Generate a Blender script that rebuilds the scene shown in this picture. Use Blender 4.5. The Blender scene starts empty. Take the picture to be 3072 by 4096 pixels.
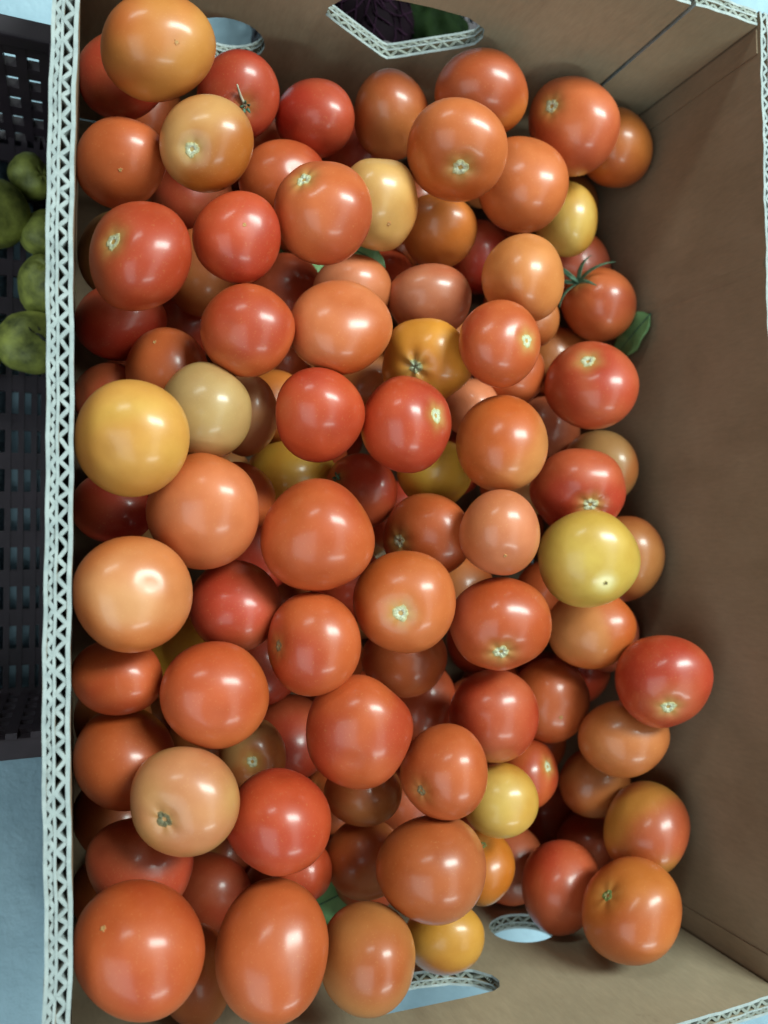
import bpy, bmesh, math, random
import numpy as np
from mathutils import Vector, Matrix
from mathutils.geometry import delaunay_2d_cdt

scene = bpy.context.scene
C = scene.collection

# ---------------------------------------------------------------- camera
cam = bpy.data.cameras.new('camera')
cam.sensor_fit = 'HORIZONTAL'; cam.sensor_width = 36.0; cam.lens = 35.90
cam.clip_start = 0.01; cam.clip_end = 50
cam.dof.use_dof = True; cam.dof.focus_distance = 0.40; cam.dof.aperture_fstop = 9.0
cam_o = bpy.data.objects.new('camera', cam); C.objects.link(cam_o)
R = Matrix(((0.927425,-0.006840,-0.373947),(-0.007018,0.999338,-0.035686),(0.373943,0.035721,0.926763)))
CAM_LOC = Vector((0.00093, 0.00787, 0.62853))
cam_o.matrix_world = Matrix.Translation(CAM_LOC) @ R.to_4x4()
scene.camera = cam_o

# ---------------------------------------------------------------- light (market hall, ceiling tubes out of frame, plus added fill panels)
world = bpy.data.worlds.new('World'); scene.world = world; world.use_nodes = True
bg = world.node_tree.nodes['Background']
bg.inputs['Color'].default_value = (0.72, 0.95, 1.0, 1); bg.inputs['Strength'].default_value = 0.025

def tube(loc, power, length, width, col=(0.84, 1.0, 0.96), aim=None):
    l = bpy.data.lights.new('tube_or_added_fill', 'AREA'); l.shape = 'RECTANGLE'
    l.size = length; l.size_y = width; l.energy = power; l.color = col
    o = bpy.data.objects.new('tube_or_added_fill', l); C.objects.link(o); o.location = loc
    return o
tube((1.03, 1.02, 2.1), 86, 1.25, 0.55)
tube((0.94, -2.3, 2.1), 30, 1.25, 0.34)
tube((-1.5, 2.4, 2.1), 36, 1.4, 0.60)
tube((0.95, -0.65, 2.3), 13, 0.80, 2.6)  # added broad panel, stands in for bright ceiling between the tubes; no fixture
tube((-2.6, -1.7, 2.2), 95, 3.6, 3.6, (0.78, 0.97, 1.0))  # added soft fill from front left to brighten the floor, not a tube

vs = scene.view_settings
vs.view_transform = 'Standard'; vs.look = 'None'; vs.exposure = 0.0; vs.gamma = 1.0; vs.use_curve_mapping = False
scene.cycles.use_denoising = True
scene.cycles.max_bounces = 5; scene.cycles.diffuse_bounces = 3; scene.cycles.glossy_bounces = 2
scene.cycles.use_adaptive_sampling = True; scene.cycles.adaptive_threshold = 0.02

rnd = random.Random(3)

# ---------------------------------------------------------------- helpers
def lin(c):
    return tuple(((v/255.0)/12.92 if v/255.0 <= 0.04045 else ((v/255.0+0.055)/1.055)**2.4) for v in c)

def obj(name, me, parent=None, mats=()):
    o = bpy.data.objects.new(name, me); C.objects.link(o)
    if parent is not None: o.parent = parent
    for m in mats: me.materials.append(m)
    return o
def empty(name, loc=(0, 0, 0)):
    o = bpy.data.objects.new(name, None); C.objects.link(o); o.location = loc; o.empty_display_size = 0.02
    return o
def tag(o, label, cat, group=None, kind=None):
    o['label'] = label; o['category'] = cat
    if group: o['group'] = group
    if kind: o['kind'] = kind
    return o
def mesh(name, verts, faces, smooth=False):
    me = bpy.data.meshes.new(name); me.from_pydata([tuple(v) for v in verts], [], [tuple(f) for f in faces]); me.update()
    if smooth: me.shade_smooth()
    return me
class MB:
    def __init__(s): s.v = []; s.f = []
    def box(s, a, b):
        i = len(s.v); (x0, y0, z0), (x1, y1, z1) = a, b
        s.v += [(x0,y0,z0),(x1,y0,z0),(x1,y1,z0),(x0,y1,z0),(x0,y0,z1),(x1,y0,z1),(x1,y1,z1),(x0,y1,z1)]
        s.f += [(i,i+3,i+2,i+1),(i+4,i+5,i+6,i+7),(i,i+1,i+5,i+4),(i+1,i+2,i+6,i+5),(i+2,i+3,i+7,i+6),(i+3,i,i+4,i+7)]
    def tube(s, pts, rad, n=7, cap=True):
        pts = [Vector(p) for p in pts]; rings = []
        for k, p in enumerate(pts):
            d = (pts[min(k+1, len(pts)-1)] - pts[max(k-1, 0)]).normalized()
            a = d.orthogonal().normalized(); b = d.cross(a)
            r = rad[k] if isinstance(rad, (list, tuple)) else rad
            i = len(s.v); rings.append(i)
            s.v += [tuple(p + (a*math.cos(t) + b*math.sin(t))*r) for t in [2*math.pi*j/n for j in range(n)]]
        for k in range(len(rings)-1):
            for j in range(n):
                s.f.append((rings[k]+j, rings[k]+(j+1) % n, rings[k+1]+(j+1) % n, rings[k+1]+j))
        if cap:
            s.f.append(tuple(rings[0]+j for j in reversed(range(n)))); s.f.append(tuple(rings[-1]+j for j in range(n)))
    def build(s, name, parent=None, mats=(), smooth=False):
        return obj(name, mesh(name, s.v, s.f, smooth), parent, mats)

# ---------------------------------------------------------------- materials
def new_mat(name):
    m = bpy.data.materials.new(name); m.use_nodes = True
    nt = m.node_tree; b = nt.nodes['Principled BSDF']
    return m, nt, b
def nd(nt, t, **kw):
    n = nt.nodes.new(t)
    for k, v in kw.items(): setattr(n, k, v)
    return n
def noise(nt, scale, detail=4, rough=0.55, vec=None):
    n = nd(nt, 'ShaderNodeTexNoise'); n.inputs['Scale'].default_value = scale
    n.inputs['Detail'].default_value = detail; n.inputs['Roughness'].default_value = rough
    if vec is not None: nt.links.new(vec, n.inputs['Vector'])
    return n
def ramp(nt, fac, stops):
    r = nd(nt, 'ShaderNodeValToRGB'); el = r.color_ramp.elements
    while len(el) > 1: el.remove(el[-1])
    for i, (p, c) in enumerate(stops):
        e = el[0] if i == 0 else el.new(p)
        e.position = p; e.color = (*c, 1)
    nt.links.new(fac, r.inputs['Fac']); return r
def mixc(nt, fac, a, b, mode='MIX'):
    m = nd(nt, 'ShaderNodeMix', data_type='RGBA', blend_type=mode)
    for sock, v in ((m.inputs[0], fac), (m.inputs[6], a), (m.inputs[7], b)):
        if hasattr(v, 'is_output'): nt.links.new(v, sock)
        else: sock.default_value = v if isinstance(v, (int, float)) else (*v, 1)
    return m.outputs[2]
def bump(nt, b, height, strength, dist=0.001):
    n = nd(nt, 'ShaderNodeBump'); n.inputs['Strength'].default_value = strength; n.inputs['Distance'].default_value = dist
    nt.links.new(height, n.inputs['Height']); nt.links.new(n.outputs['Normal'], b.inputs['Normal'])

def mat_skin():
    m, nt, b = new_mat('tomato_skin')
    at = nd(nt, 'ShaderNodeAttribute', attribute_name='skin')
    tc = nd(nt, 'ShaderNodeTexCoord').outputs['Object']
    oi = nd(nt, 'ShaderNodeObjectInfo')
    add = nd(nt, 'ShaderNodeVectorMath', operation='ADD'); nt.links.new(tc, add.inputs[0])
    sc = nd(nt, 'ShaderNodeMath', operation='MULTIPLY'); sc.inputs[1].default_value = 37.0
    nt.links.new(oi.outputs['Random'], sc.inputs[0]); nt.links.new(sc.outputs[0], add.inputs[1])
    v = add.outputs[0]
    n1 = noise(nt, 55, 3, 0.5, v); n2 = noise(nt, 900, 2, 0.5, v); n4 = noise(nt, 140, 5, 0.65, v)
    col = mixc(nt, 1.0, at.outputs['Color'], ramp(nt, n1.outputs['Fac'], [(0.25, (0.90, 0.82, 0.80)), (0.75, (1.08, 1.10, 1.10))]).outputs['Color'], 'MULTIPLY')
    col = mixc(nt, ramp(nt, n4.outputs['Fac'], [(0.68, (0,)*3), (0.80, (0.30,)*3)]).outputs['Color'], col, (0.42, 0.22, 0.09))
    sp = ramp(nt, n2.outputs['Fac'], [(0.61, (0, 0, 0)), (0.76, (0.15, 0.15, 0.15))])
    col = mixc(nt, sp.outputs['Color'], col, (0.75, 0.45, 0.16))
    nt.links.new(col, b.inputs['Base Color'])
    rr = ramp(nt, n1.outputs['Fac'], [(0.3, (0.40,)*3), (0.7, (0.58,)*3)])
    nt.links.new(rr.outputs['Color'], b.inputs['Roughness'])
    b.inputs['IOR'].default_value = 1.45
    b.inputs['Coat Weight'].default_value = 0.55; b.inputs['Coat Roughness'].default_value = 0.215
    n3 = noise(nt, 260, 2, 0.5, v); bump(nt, b, n3.outputs['Fac'], 0.05, 0.0006)
    return m
def mat_attr(name, attr, rough=0.75, bscale=700, bstr=0.5):
    m, nt, b = new_mat(name)
    at = nd(nt, 'ShaderNodeAttribute', attribute_name=attr)
    tc = nd(nt, 'ShaderNodeTexCoord').outputs['Object']
    n = noise(nt, bscale, 3, 0.6, tc)
    col = mixc(nt, 1.0, at.outputs['Color'], ramp(nt, n.outputs['Fac'], [(0.3, (0.72,)*3), (0.7, (1.15,)*3)]).outputs['Color'], 'MULTIPLY')
    nt.links.new(col, b.inputs['Base Color']); b.inputs['Roughness'].default_value = rough
    bump(nt, b, n.outputs['Fac'], bstr, 0.0008)
    return m
def mat_noise(name, c1, c2, scale, rough=0.7, bstr=0.2, bdist=0.001, c3=None, stretch=None, spec=0.5):
    m, nt, b = new_mat(name)
    tc = nd(nt, 'ShaderNodeTexCoord').outputs['Object']
    if stretch:
        mp = nd(nt, 'ShaderNodeMapping'); mp.inputs['Scale'].default_value = stretch
        nt.links.new(tc, mp.inputs['Vector']); tc = mp.outputs['Vector']
    n = noise(nt, scale, 6, 0.6, tc)
    st = [(0.30, c1), (0.66, c2)] + ([(0.78, c3)] if c3 else [])
    nt.links.new(ramp(nt, n.outputs['Fac'], st).outputs['Color'], b.inputs['Base Color'])
    b.inputs['Roughness'].default_value = rough; b.inputs['Specular IOR Level'].default_value = spec
    n2 = noise(nt, scale*6, 4, 0.6, tc); bump(nt, b, n2.outputs['Fac'], bstr, bdist)
    return m
def mat_kraft(name, c1, c2):
    m, nt, b = new_mat(name)
    tc = nd(nt, 'ShaderNodeTexCoord').outputs['Object']
    mp = nd(nt, 'ShaderNodeMapping'); mp.inputs['Scale'].default_value = (1, 1, 0.30); nt.links.new(tc, mp.inputs['Vector'])
    n1 = noise(nt, 14, 5, 0.6, tc); n2 = noise(nt, 420, 3, 0.6, mp.outputs['Vector']); n3 = noise(nt, 60, 4, 0.7, tc)
    c = ramp(nt, n1.outputs['Fac'], [(0.3, c1), (0.7, c2)]).outputs['Color']
    c = mixc(nt, 1.0, c, ramp(nt, n2.outputs['Fac'], [(0.3, (0.93,)*3), (0.7, (1.05,)*3)]).outputs['Color'], 'MULTIPLY')
    c = mixc(nt, ramp(nt, n3.outputs['Fac'], [(0.66, (0,)*3), (0.76, (0.28,)*3)]).outputs['Color'], c, (0.20, 0.13, 0.08))
    n5 = noise(nt, 22, 6, 0.7, mp.outputs['Vector'])
    c = mixc(nt, ramp(nt, n5.outputs['Fac'], [(0.54, (0,)*3), (0.72, (0.35,)*3)]).outputs['Color'], c, (0.16, 0.105, 0.062))
    nt.links.new(c, b.inputs['Base Color']); b.inputs['Roughness'].default_value = 0.82; b.inputs['Specular IOR Level'].default_value = 0.25
    # faint washboard of the flutes behind the liner
    sep = nd(nt, 'ShaderNodeSeparateXYZ'); nt.links.new(tc, sep.inputs[0])
    sm = nd(nt, 'ShaderNodeMath', operation='ADD'); nt.links.new(sep.outputs[0], sm.inputs[0]); nt.links.new(sep.outputs[1], sm.inputs[1])
    ml = nd(nt, 'ShaderNodeMath', operation='MULTIPLY'); ml.inputs[1].default_value = 2*math.pi/0.0088; nt.links.new(sm.outputs[0], ml.inputs[0])
    sn = nd(nt, 'ShaderNodeMath', operation='SINE'); nt.links.new(ml.outputs[0], sn.inputs[0])
    m2 = nd(nt, 'ShaderNodeMath', operation='MULTIPLY_ADD'); m2.inputs[1].default_value = 0.16; nt.links.new(sn.outputs[0], m2.inputs[0]); nt.links.new(n2.outputs['Fac'], m2.inputs[2])
    m3 = nd(nt, 'ShaderNodeMath', operation='MULTIPLY_ADD'); m3.inputs[1].default_value = 1.5; nt.links.new(n1.outputs['Fac'], m3.inputs[0]); nt.links.new(m2.outputs[0], m3.inputs[2])
    bump(nt, b, m3.outputs[0], 0.25, 0.0006)
    return m
def mat_leaf():
    m, nt, b = new_mat('leaf_green')
    tc = nd(nt, 'ShaderNodeTexCoord').outputs['Object']
    n = noise(nt, 60, 4, 0.6, tc)
    nt.links.new(ramp(nt, n.outputs['Fac'], [(0.3, (0.11, 0.26, 0.10)), (0.7, (0.22, 0.40, 0.16))]).outputs['Color'], b.inputs['Base Color'])
    b.inputs['Roughness'].default_value = 0.5
    return m

M_SKIN = mat_skin()
M_SCAR = mat_attr('stem_scar_cork', 'scar', 0.8, 900, 0.6)
M_KRAFT_SHADED = mat_kraft('kraft_shaded_tone', (0.225, 0.154, 0.096), (0.292, 0.204, 0.132))  # same board as end walls, darkened: weaker light on sides put into colour
M_KRAFT_LIT = mat_kraft('kraft_lit_tone', (0.335, 0.268, 0.175), (0.412, 0.332, 0.224))  # same board, paler and cooler: direct lamp light on end walls put into colour
M_EDGE = mat_noise('torn_paper_edge', (0.29, 0.33, 0.33), (0.42, 0.46, 0.45), 160, 0.9, 0.4, 0.0006, spec=0.2)
M_FLUTE = mat_noise('fluting_paper_shaded', (0.20, 0.22, 0.19), (0.33, 0.35, 0.31), 160, 0.9, 0.4, 0.0006, spec=0.2)  # edge paper darkened for end walls: shade at the hole lips put into colour
M_FLOOR = mat_noise('concrete_floor', (0.24, 0.36, 0.44), (0.34, 0.48, 0.57), 16, 0.75, 0.6, 0.003, (0.42, 0.55, 0.63))
M_CRATE = mat_noise('dark_plastic', (0.024, 0.016, 0.022), (0.046, 0.030, 0.040), 30, 0.50, 0.15, 0.0005)
M_LEAF = mat_leaf()
M_CALYX = mat_noise('calyx_green', (0.03, 0.09, 0.05), (0.10, 0.20, 0.12), 200, 0.65, 0.3, 0.0006)
M_STALK = mat_noise('dry_stalk', (0.42, 0.40, 0.28), (0.60, 0.55, 0.42), 200, 0.8, 0.3, 0.0006)
M_FRUIT = mat_noise('green_fruit_skin', (0.07, 0.08, 0.018), (0.42, 0.44, 0.09), 60, 0.55, 0.35, 0.0012, (0.42, 0.40, 0.12))
M_CRACK = mat_noise('dark_crack', (0.02, 0.02, 0.01), (0.04, 0.035, 0.02), 200, 0.9)
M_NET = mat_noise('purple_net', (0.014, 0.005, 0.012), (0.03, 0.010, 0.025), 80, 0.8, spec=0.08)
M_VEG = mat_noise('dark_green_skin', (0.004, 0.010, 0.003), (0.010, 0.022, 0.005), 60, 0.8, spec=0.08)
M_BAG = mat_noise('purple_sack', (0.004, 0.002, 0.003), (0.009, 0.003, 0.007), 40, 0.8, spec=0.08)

# ---------------------------------------------------------------- setting: floor
floor = obj('floor', mesh('floor', [(-3,-3,0),(4,-3,0),(4,4,0),(-3,4,0)], [(0,1,2,3)]), None, [M_FLOOR]); floor['kind'] = 'structure'

# ---------------------------------------------------------------- cardboard box
W, YB, YF, H = 0.40, 0.3295, -0.2664, 0.28
XA = 0.3456
L = [0.0, 0.0018, 0.0057, 0.0069, 0.0091, 0.0107]     # liner / flute / liner / flute / liner, measured outward
box = tag(empty('cardboard_box', (0.2, 0.03, 0)), 'brown double-wall corrugated cardboard box with pale cut rim, full of tomatoes', 'box')
BOXI = Matrix.Translation((-0.2, -0.03, 0))

BOW_Y = [-0.30, -0.1909, -0.1607, -0.1323, -0.0864, -0.0367, 0.0203, 0.0805, 0.1296, 0.1603, 0.2009, 0.242, 0.36]
BOW_X = [0.0003, 0.0005, 0.0014, 0.0007, -0.0004, -0.0005, 0.0001, 0.0001, -0.0008, -0.0005, 0.0, 0.0012, 0.0016]

def bow_left(s): return float(np.interp(s, BOW_Y, BOW_X)) + 0.0002*math.sin(s*210)
def bow_none(s): return 0.0
def inside(poly, x, y):
    r = False; n = len(poly)
    for i in range(n):
        (x0, y0), (x1, y1) = poly[i], poly[(i+1) % n]
        if (y0 > y) != (y1 > y) and x < (x1-x0)*(y-y0)/(y1-y0)+x0: r = not r
    return r
def free(s, z0, z1, holes):
    """free z intervals of a vertical line at s"""
    iv = [(z0, z1)]
    for h in holes:
        zs = []
        for i in range(len(h)):
            (a, b), (c, d) = h[i], h[(i+1) % len(h)]
            if (a > s) != (c > s): zs.append(b+(d-b)*(s-a)/(c-a))
        zs.sort()
        for lo, hi in zip(zs[::2], zs[1::2]):
            nv = []
            for p, q in iv:
                if hi <= p or lo >= q: nv.append((p, q)); continue
                if lo > p: nv.append((p, lo))
                if hi < q: nv.append((hi, q))
            iv = nv
    return iv
class Wall:
    """maps (s along the wall, n outward from the inner face, z) to the box"""
    def __init__(w, axis, base, out, bow=bow_none): w.axis, w.base, w.out, w.bow = axis, base, out, bow
    def at(w, s, n, z):
        q = w.base + w.out*n + w.bow(s)
        p = (q, s, z) if w.axis == 'x' else (s, q, z)
        return (p[0]-0.2, p[1]-0.03, p[2])
def ztop(s, seed): return H + 0.0004*math.sin(s*93+seed) + 0.0003*math.sin(s*311+seed*2)
def liner(w, name, s0, s1, n0, n1, holes, parent, seed, z0=0.012):
    k = max(2, int((s1-s0)/0.008)); ss = [s0+(s1-s0)*i/k for i in range(k+1)]
    pts = [Vector((s, z0)) for s in ss] + [Vector((s, ztop(s, seed))) for s in reversed(ss)]
    loops = [list(range(len(pts)))]
    hs = [h for h in holes if min(p[0] for p in h) > s0 and max(p[0] for p in h) < s1]
    for h in hs:
        i = len(pts); pts += [Vector(p) for p in h]; loops.append(list(range(i, i+len(h))))
    edges = [(l[i], l[(i+1) % len(l)]) for l in loops for i in range(len(l))]
    vo, eo, fo, *_ = delaunay_2d_cdt(pts, edges, [], 0, 1e-7)
    tris = []
    outer = [tuple(pts[i]) for i in loops[0]]
    for f in fo:
        cx = sum(vo[i].x for i in f)/len(f); cz = sum(vo[i].y for i in f)/len(f)
        if not inside(outer, cx, cz) or any(inside(h, cx, cz) for h in hs): continue
        a, b_, c_ = (vo[i] for i in f[:3])
        tris.append(tuple(f) if (b_-a).cross(c_-a) > 0 else tuple(reversed(f)))
    n = len(vo)
    V = [w.at(p.x, n0, p.y) for p in vo] + [w.at(p.x, n1, p.y) for p in vo]
    F = [t for t in tris] + [tuple(i+n for i in reversed(t)) for t in tris]
    cnt = {}
    for t in tris:
        for i in range(len(t)):
            e = (t[i], t[(i+1) % len(t)]); cnt[e] = 1
    side = [(a, b) for (a, b) in cnt if (b, a) not in cnt]
    ns = len(F)
    F += [(b, a, a+n, b+n) for a, b in side]
    me = mesh(name, V, F)
    o = obj(name, me, parent, [M_KRAFT_LIT if w.axis == 'y' else M_KRAFT_SHADED, M_EDGE])
    for i, p in enumerate(me.polygons):
        if i >= ns: p.material_index = 1
    bm = bmesh.new(); bm.from_mesh(me); bmesh.ops.recalc_face_normals(bm, faces=bm.faces); bm.to_mesh(me); bm.free()
    return o
def fluting(w, s0, s1, n0, n1, pitch, holes, parent, seed, z0=0.012, squash=None):
    t = 0.00086; mid = (n0+n1)/2; amp = (n1-n0)/2 - t*0.2
    per = 12; k = int((s1-s0)/pitch*per); V = []; F = []
    prof = []
    for i in range(k+1):
        s = s0+(s1-s0)*i/k
        ph = 2*math.pi*(s/pitch) + 0.8*math.sin(s*37+seed) + 0.5*math.sin(s*141+seed*3) + 0.3*math.sin(s*433+seed)
        y = math.asin(0.97*math.sin(ph))/1.326
        a = amp*(1-0.18*(0.5+0.5*math.sin(s*61+seed))*(0.5+0.5*math.sin(s*173)))
        if squash and squash[0] < s < squash[1]: a *= 0.72; ph += 0.4*math.sin(s*700)
        prof.append((s, mid+a*y))
    def off(i):
        (a, b), (c, d) = prof[max(i-1, 0)], prof[min(i+1, k)]
        l = math.hypot(c-a, d-b) or 1; return (-(d-b)/l*t, (c-a)/l*t)
    for i in range(k):
        (sa, na), (sb, nb) = prof[i], prof[i+1]; oa, ob = off(i), off(i+1)
        zt = H - 0.0004 + 0.0003*math.sin(sa*517+seed)
        for lo, hi in free((sa+sb)/2, z0, zt, holes):
            j = len(V)
            for z in (lo, hi):
                V += [w.at(sa-oa[0], na-oa[1], z), w.at(sb-ob[0], nb-ob[1], z), w.at(sb+ob[0], nb+ob[1], z), w.at(sa+oa[0], na+oa[1], z)]
            F += [(j+4,j+5,j+6,j+7), (j,j+3,j+2,j+1), (j,j+1,j+5,j+4), (j+3,j+7,j+6,j+2)]
    me = mesh('fluting', V, F); o = obj('fluting', me, parent, [M_EDGE if w.axis == 'x' else M_FLUTE])
    bm = bmesh.new(); bm.from_mesh(me); bmesh.ops.recalc_face_normals(bm, faces=bm.faces); bm.to_mesh(me); bm.free()
    return o
def ell(cx, cz, a, b, n=28, rot=0.0):
    return [(cx+a*math.cos(t)*math.cos(rot)-b*math.sin(t)*math.sin(rot), cz+a*math.cos(t)*math.sin(rot)+b*math.sin(t)*math.cos(rot)) for t in [2*math.pi*i/n for i in range(n)]]

def full_wall(w, name, s0, s1, holes, seed, split=None):
    if split is None:
        root = liner(w, name, s0, s1, L[0], L[1], holes, box, seed)
        fluting(w, s0, s1, L[1], L[2], 0.0082, holes, root, seed)
        liner(w, 'liner', s0, s1, L[2], L[3], holes, root, seed+1)
    else:
        root = liner(w, name, s0, split-0.0016, L[0], L[1], holes, box, seed)
        fluting(w, s0, split-0.0016, L[1], L[2], 0.0082, holes, root, seed)
        liner(w, 'liner', s0, split-0.0016, L[2], L[3], holes, root, seed+1)
        liner(w, 'glue_panel', split+0.0026, s1, L[0]+0.0006, L[1]+0.0006, [], root, seed+1)
        fluting(w, split+0.0026, s1, L[1]+0.0006, L[2], 0.0082, [], root, seed+2)
        liner(w, 'liner', split+0.0026, s1, L[2], L[3], [], root, seed+3)
    fluting(w, s0, s1, L[3], L[4], 0.0064, holes, root, seed+5, squash=(0.12, 0.235) if w.axis == 'x' else None)
    liner(w, 'liner', s0, s1, L[4], L[5], holes, root, seed+2)
    return root

handle_back = [(0.1412,0.1908),(0.1500,0.1858),(0.1700,0.1752),(0.1880,0.1660),(0.1925,0.1645),(0.1985,0.1680),(0.2168,0.1812),(0.2330,0.1925),(0.2404,0.1990),(0.2418,0.2070),(0.2385,0.2150),(0.2241,0.2206),(0.2000,0.2205),(0.1824,0.2191),(0.1600,0.2165),(0.1470,0.2080),(0.1410,0.1980)]
round_back = ell(0.0895, 0.1450, 0.0240, 0.0212)
round_front = ell(0.2955, 0.1540, 0.0236, 0.0200, rot=0.25)
handle_front = [(0.1600,0.1850),(0.1680,0.1775),(0.1800,0.1745),(0.2051,0.1755),(0.2250,0.1800),(0.2380,0.1870),(0.2460,0.1970),(0.2473,0.2040),(0.2440,0.2100),(0.2389,0.2123),(0.2200,0.2118),(0.1965,0.2102),(0.1700,0.2084),(0.1600,0.2040),(0.1560,0.1980),(0.1565,0.1910)]
full_wall(Wall('x', 0.0, -1, bow_left), 'side_wall', YF-L[5], YB+L[5], [], 1)
wr = full_wall(Wall('x', W, 1), 'side_wall', YF-L[5], YB+L[5], [], 9)
full_wall(Wall('y', YB, 1), 'end_wall', 0.001, W-0.0022, [handle_back, round_back], 4, XA)
full_wall(Wall('y', YF, -1), 'end_wall', 0.001, W-0.0022, [handle_front, round_front], 6)
mb = MB(); mb.box((-0.2, YF-0.03, 0.002), (W-0.2, YB-0.03, 0.0115)); mb.build('base_panel', box, [M_KRAFT_SHADED])
# glued corner flaps and a folded crease on the long wall away from the camera
for (ya, yb) in ((YB-0.016, YB-0.0005), (YF+0.0005, YF+0.016)):
    mb = MB(); mb.box((W-0.2-0.0012, ya-0.03, 0.013), (W-0.2-0.0001, yb-0.03, H-0.002)); mb.build('corner_flap', wr, [M_KRAFT_SHADED])

mb = MB(); yc, cw = 0.1775-0.03, 0.0028
for k in range(8):
    z0, z1 = 0.02+0.0324*k, 0.02+0.0324*(k+1)
    j = 0.0006*math.sin(k*2.3); j2 = 0.0006*math.sin((k+1)*2.3); x = W-0.2; i = len(mb.v)
    mb.v += [(x-0.0001, yc-cw+j, z0), (x-0.0016, yc+j, z0), (x-0.0001, yc+cw*1.8+j, z0), (x-0.0001, yc-cw+j2, z1), (x-0.0016, yc+j2, z1), (x-0.0001, yc+cw*1.8+j2, z1)]
    mb.f += [(i, i+1, i+4, i+3), (i+1, i+2, i+5, i+4)]
mb.build('fold_crease', wr, [M_KRAFT_SHADED])

# ---------------------------------------------------------------- dark plastic crates
def crate(x0, x1, y0, y1, h, label, rim=0.012):
    root = tag(empty('plastic_crate', ((x0+x1)/2, (y0+y1)/2, 0)), label, 'crate')
    ox, oy = (x0+x1)/2, (y0+y1)/2
    def B(mb, a, b): mb.box((a[0]-ox, a[1]-oy, a[2]), (b[0]-ox, b[1]-oy, b[2]))
    t = 0.0024; e = 0.0004
    # slotted bottom: bars along y, ties along x
    mb = MB(); zb = 0.018
    xs = []; x = x1-0.006
    while x > x0+0.006:
        xs.append(x); x -= 0.0084 if len(xs) % 4 else 0.0125
    py = 0.028; yl = []; y = y0+0.006
    while y < y1-0.006: yl.append(y); y += py
    for i, xx in enumerate(xs): B(mb, (xx-0.0022-(0.002 if i % 4 == 0 else 0), y0+0.004, zb), (xx+0.0018, y1-0.004, zb+0.004))
    for yy in yl: B(mb, (x0+0.004, yy, zb+e), (x1-0.004, yy+0.012, zb+0.004-e))
    mb.build('slotted_base', root, [M_CRATE])
    def lattice(name, ax, val, a0, a1, sp=0.0128, sz=0.0242):
        mb = MB()
        n = int((a1-a0)/sp)
        for i in range(n+1):
            c = a0+(a1-a0)*i/n
            if ax == 'y': B(mb, (c-0.0030, val, 0.004), (c+0.0030, val+t+0.0045, h-e))
            else: B(mb, (val, c-0.0026, 0.004), (val+t, c+0.0026, h-e))
        z = 0.006
        while z < h:
            hi = min(z+0.0115, h-2*e)
            if ax == 'y': B(mb, (a0, val+e, z), (a1, val+t+0.0045-e, hi))
            else: B(mb, (val+e, a0, z), (val+t-e, a1, hi))
            z += sz
        return mb.build(name, root, [M_CRATE])
    lattice('end_wall', 'y', y1-0.010, x0+0.006, x1-0.006); lattice('end_wall', 'y', y0+0.008, x0+0.006, x1-0.006)
    lattice('side_wall', 'x', x0+0.0002, y0+0.012, y1-0.012); lattice('side_wall', 'x', x1-0.0026, y0+0.012, y1-0.012)
    mb = MB()
    B(mb, (x0, y0, h-0.012), (x1, y0+rim, h)); B(mb, (x0, y1-rim, h-0.012), (x1, y1, h))
    B(mb, (x0, y0+rim, h-0.012), (x0+0.0028, y1-rim, h)); B(mb, (x1-0.0028, y0+rim, h-0.012), (x1, y1-rim, h))
    r = mb.build('rim', root, [M_CRATE])
    bv = r.modifiers.new('bevel', 'BEVEL'); bv.width = 0.0015; bv.segments = 2
    return root
crate(-0.40, -0.0125, -0.114, 0.311, 0.15, 'dark plastic crate of green fruit standing left of the cardboard box')
crate(0.135, 0.40, 0.352, 0.62, 0.13, 'dark plastic crate seen through the handle hole in the back wall')

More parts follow.
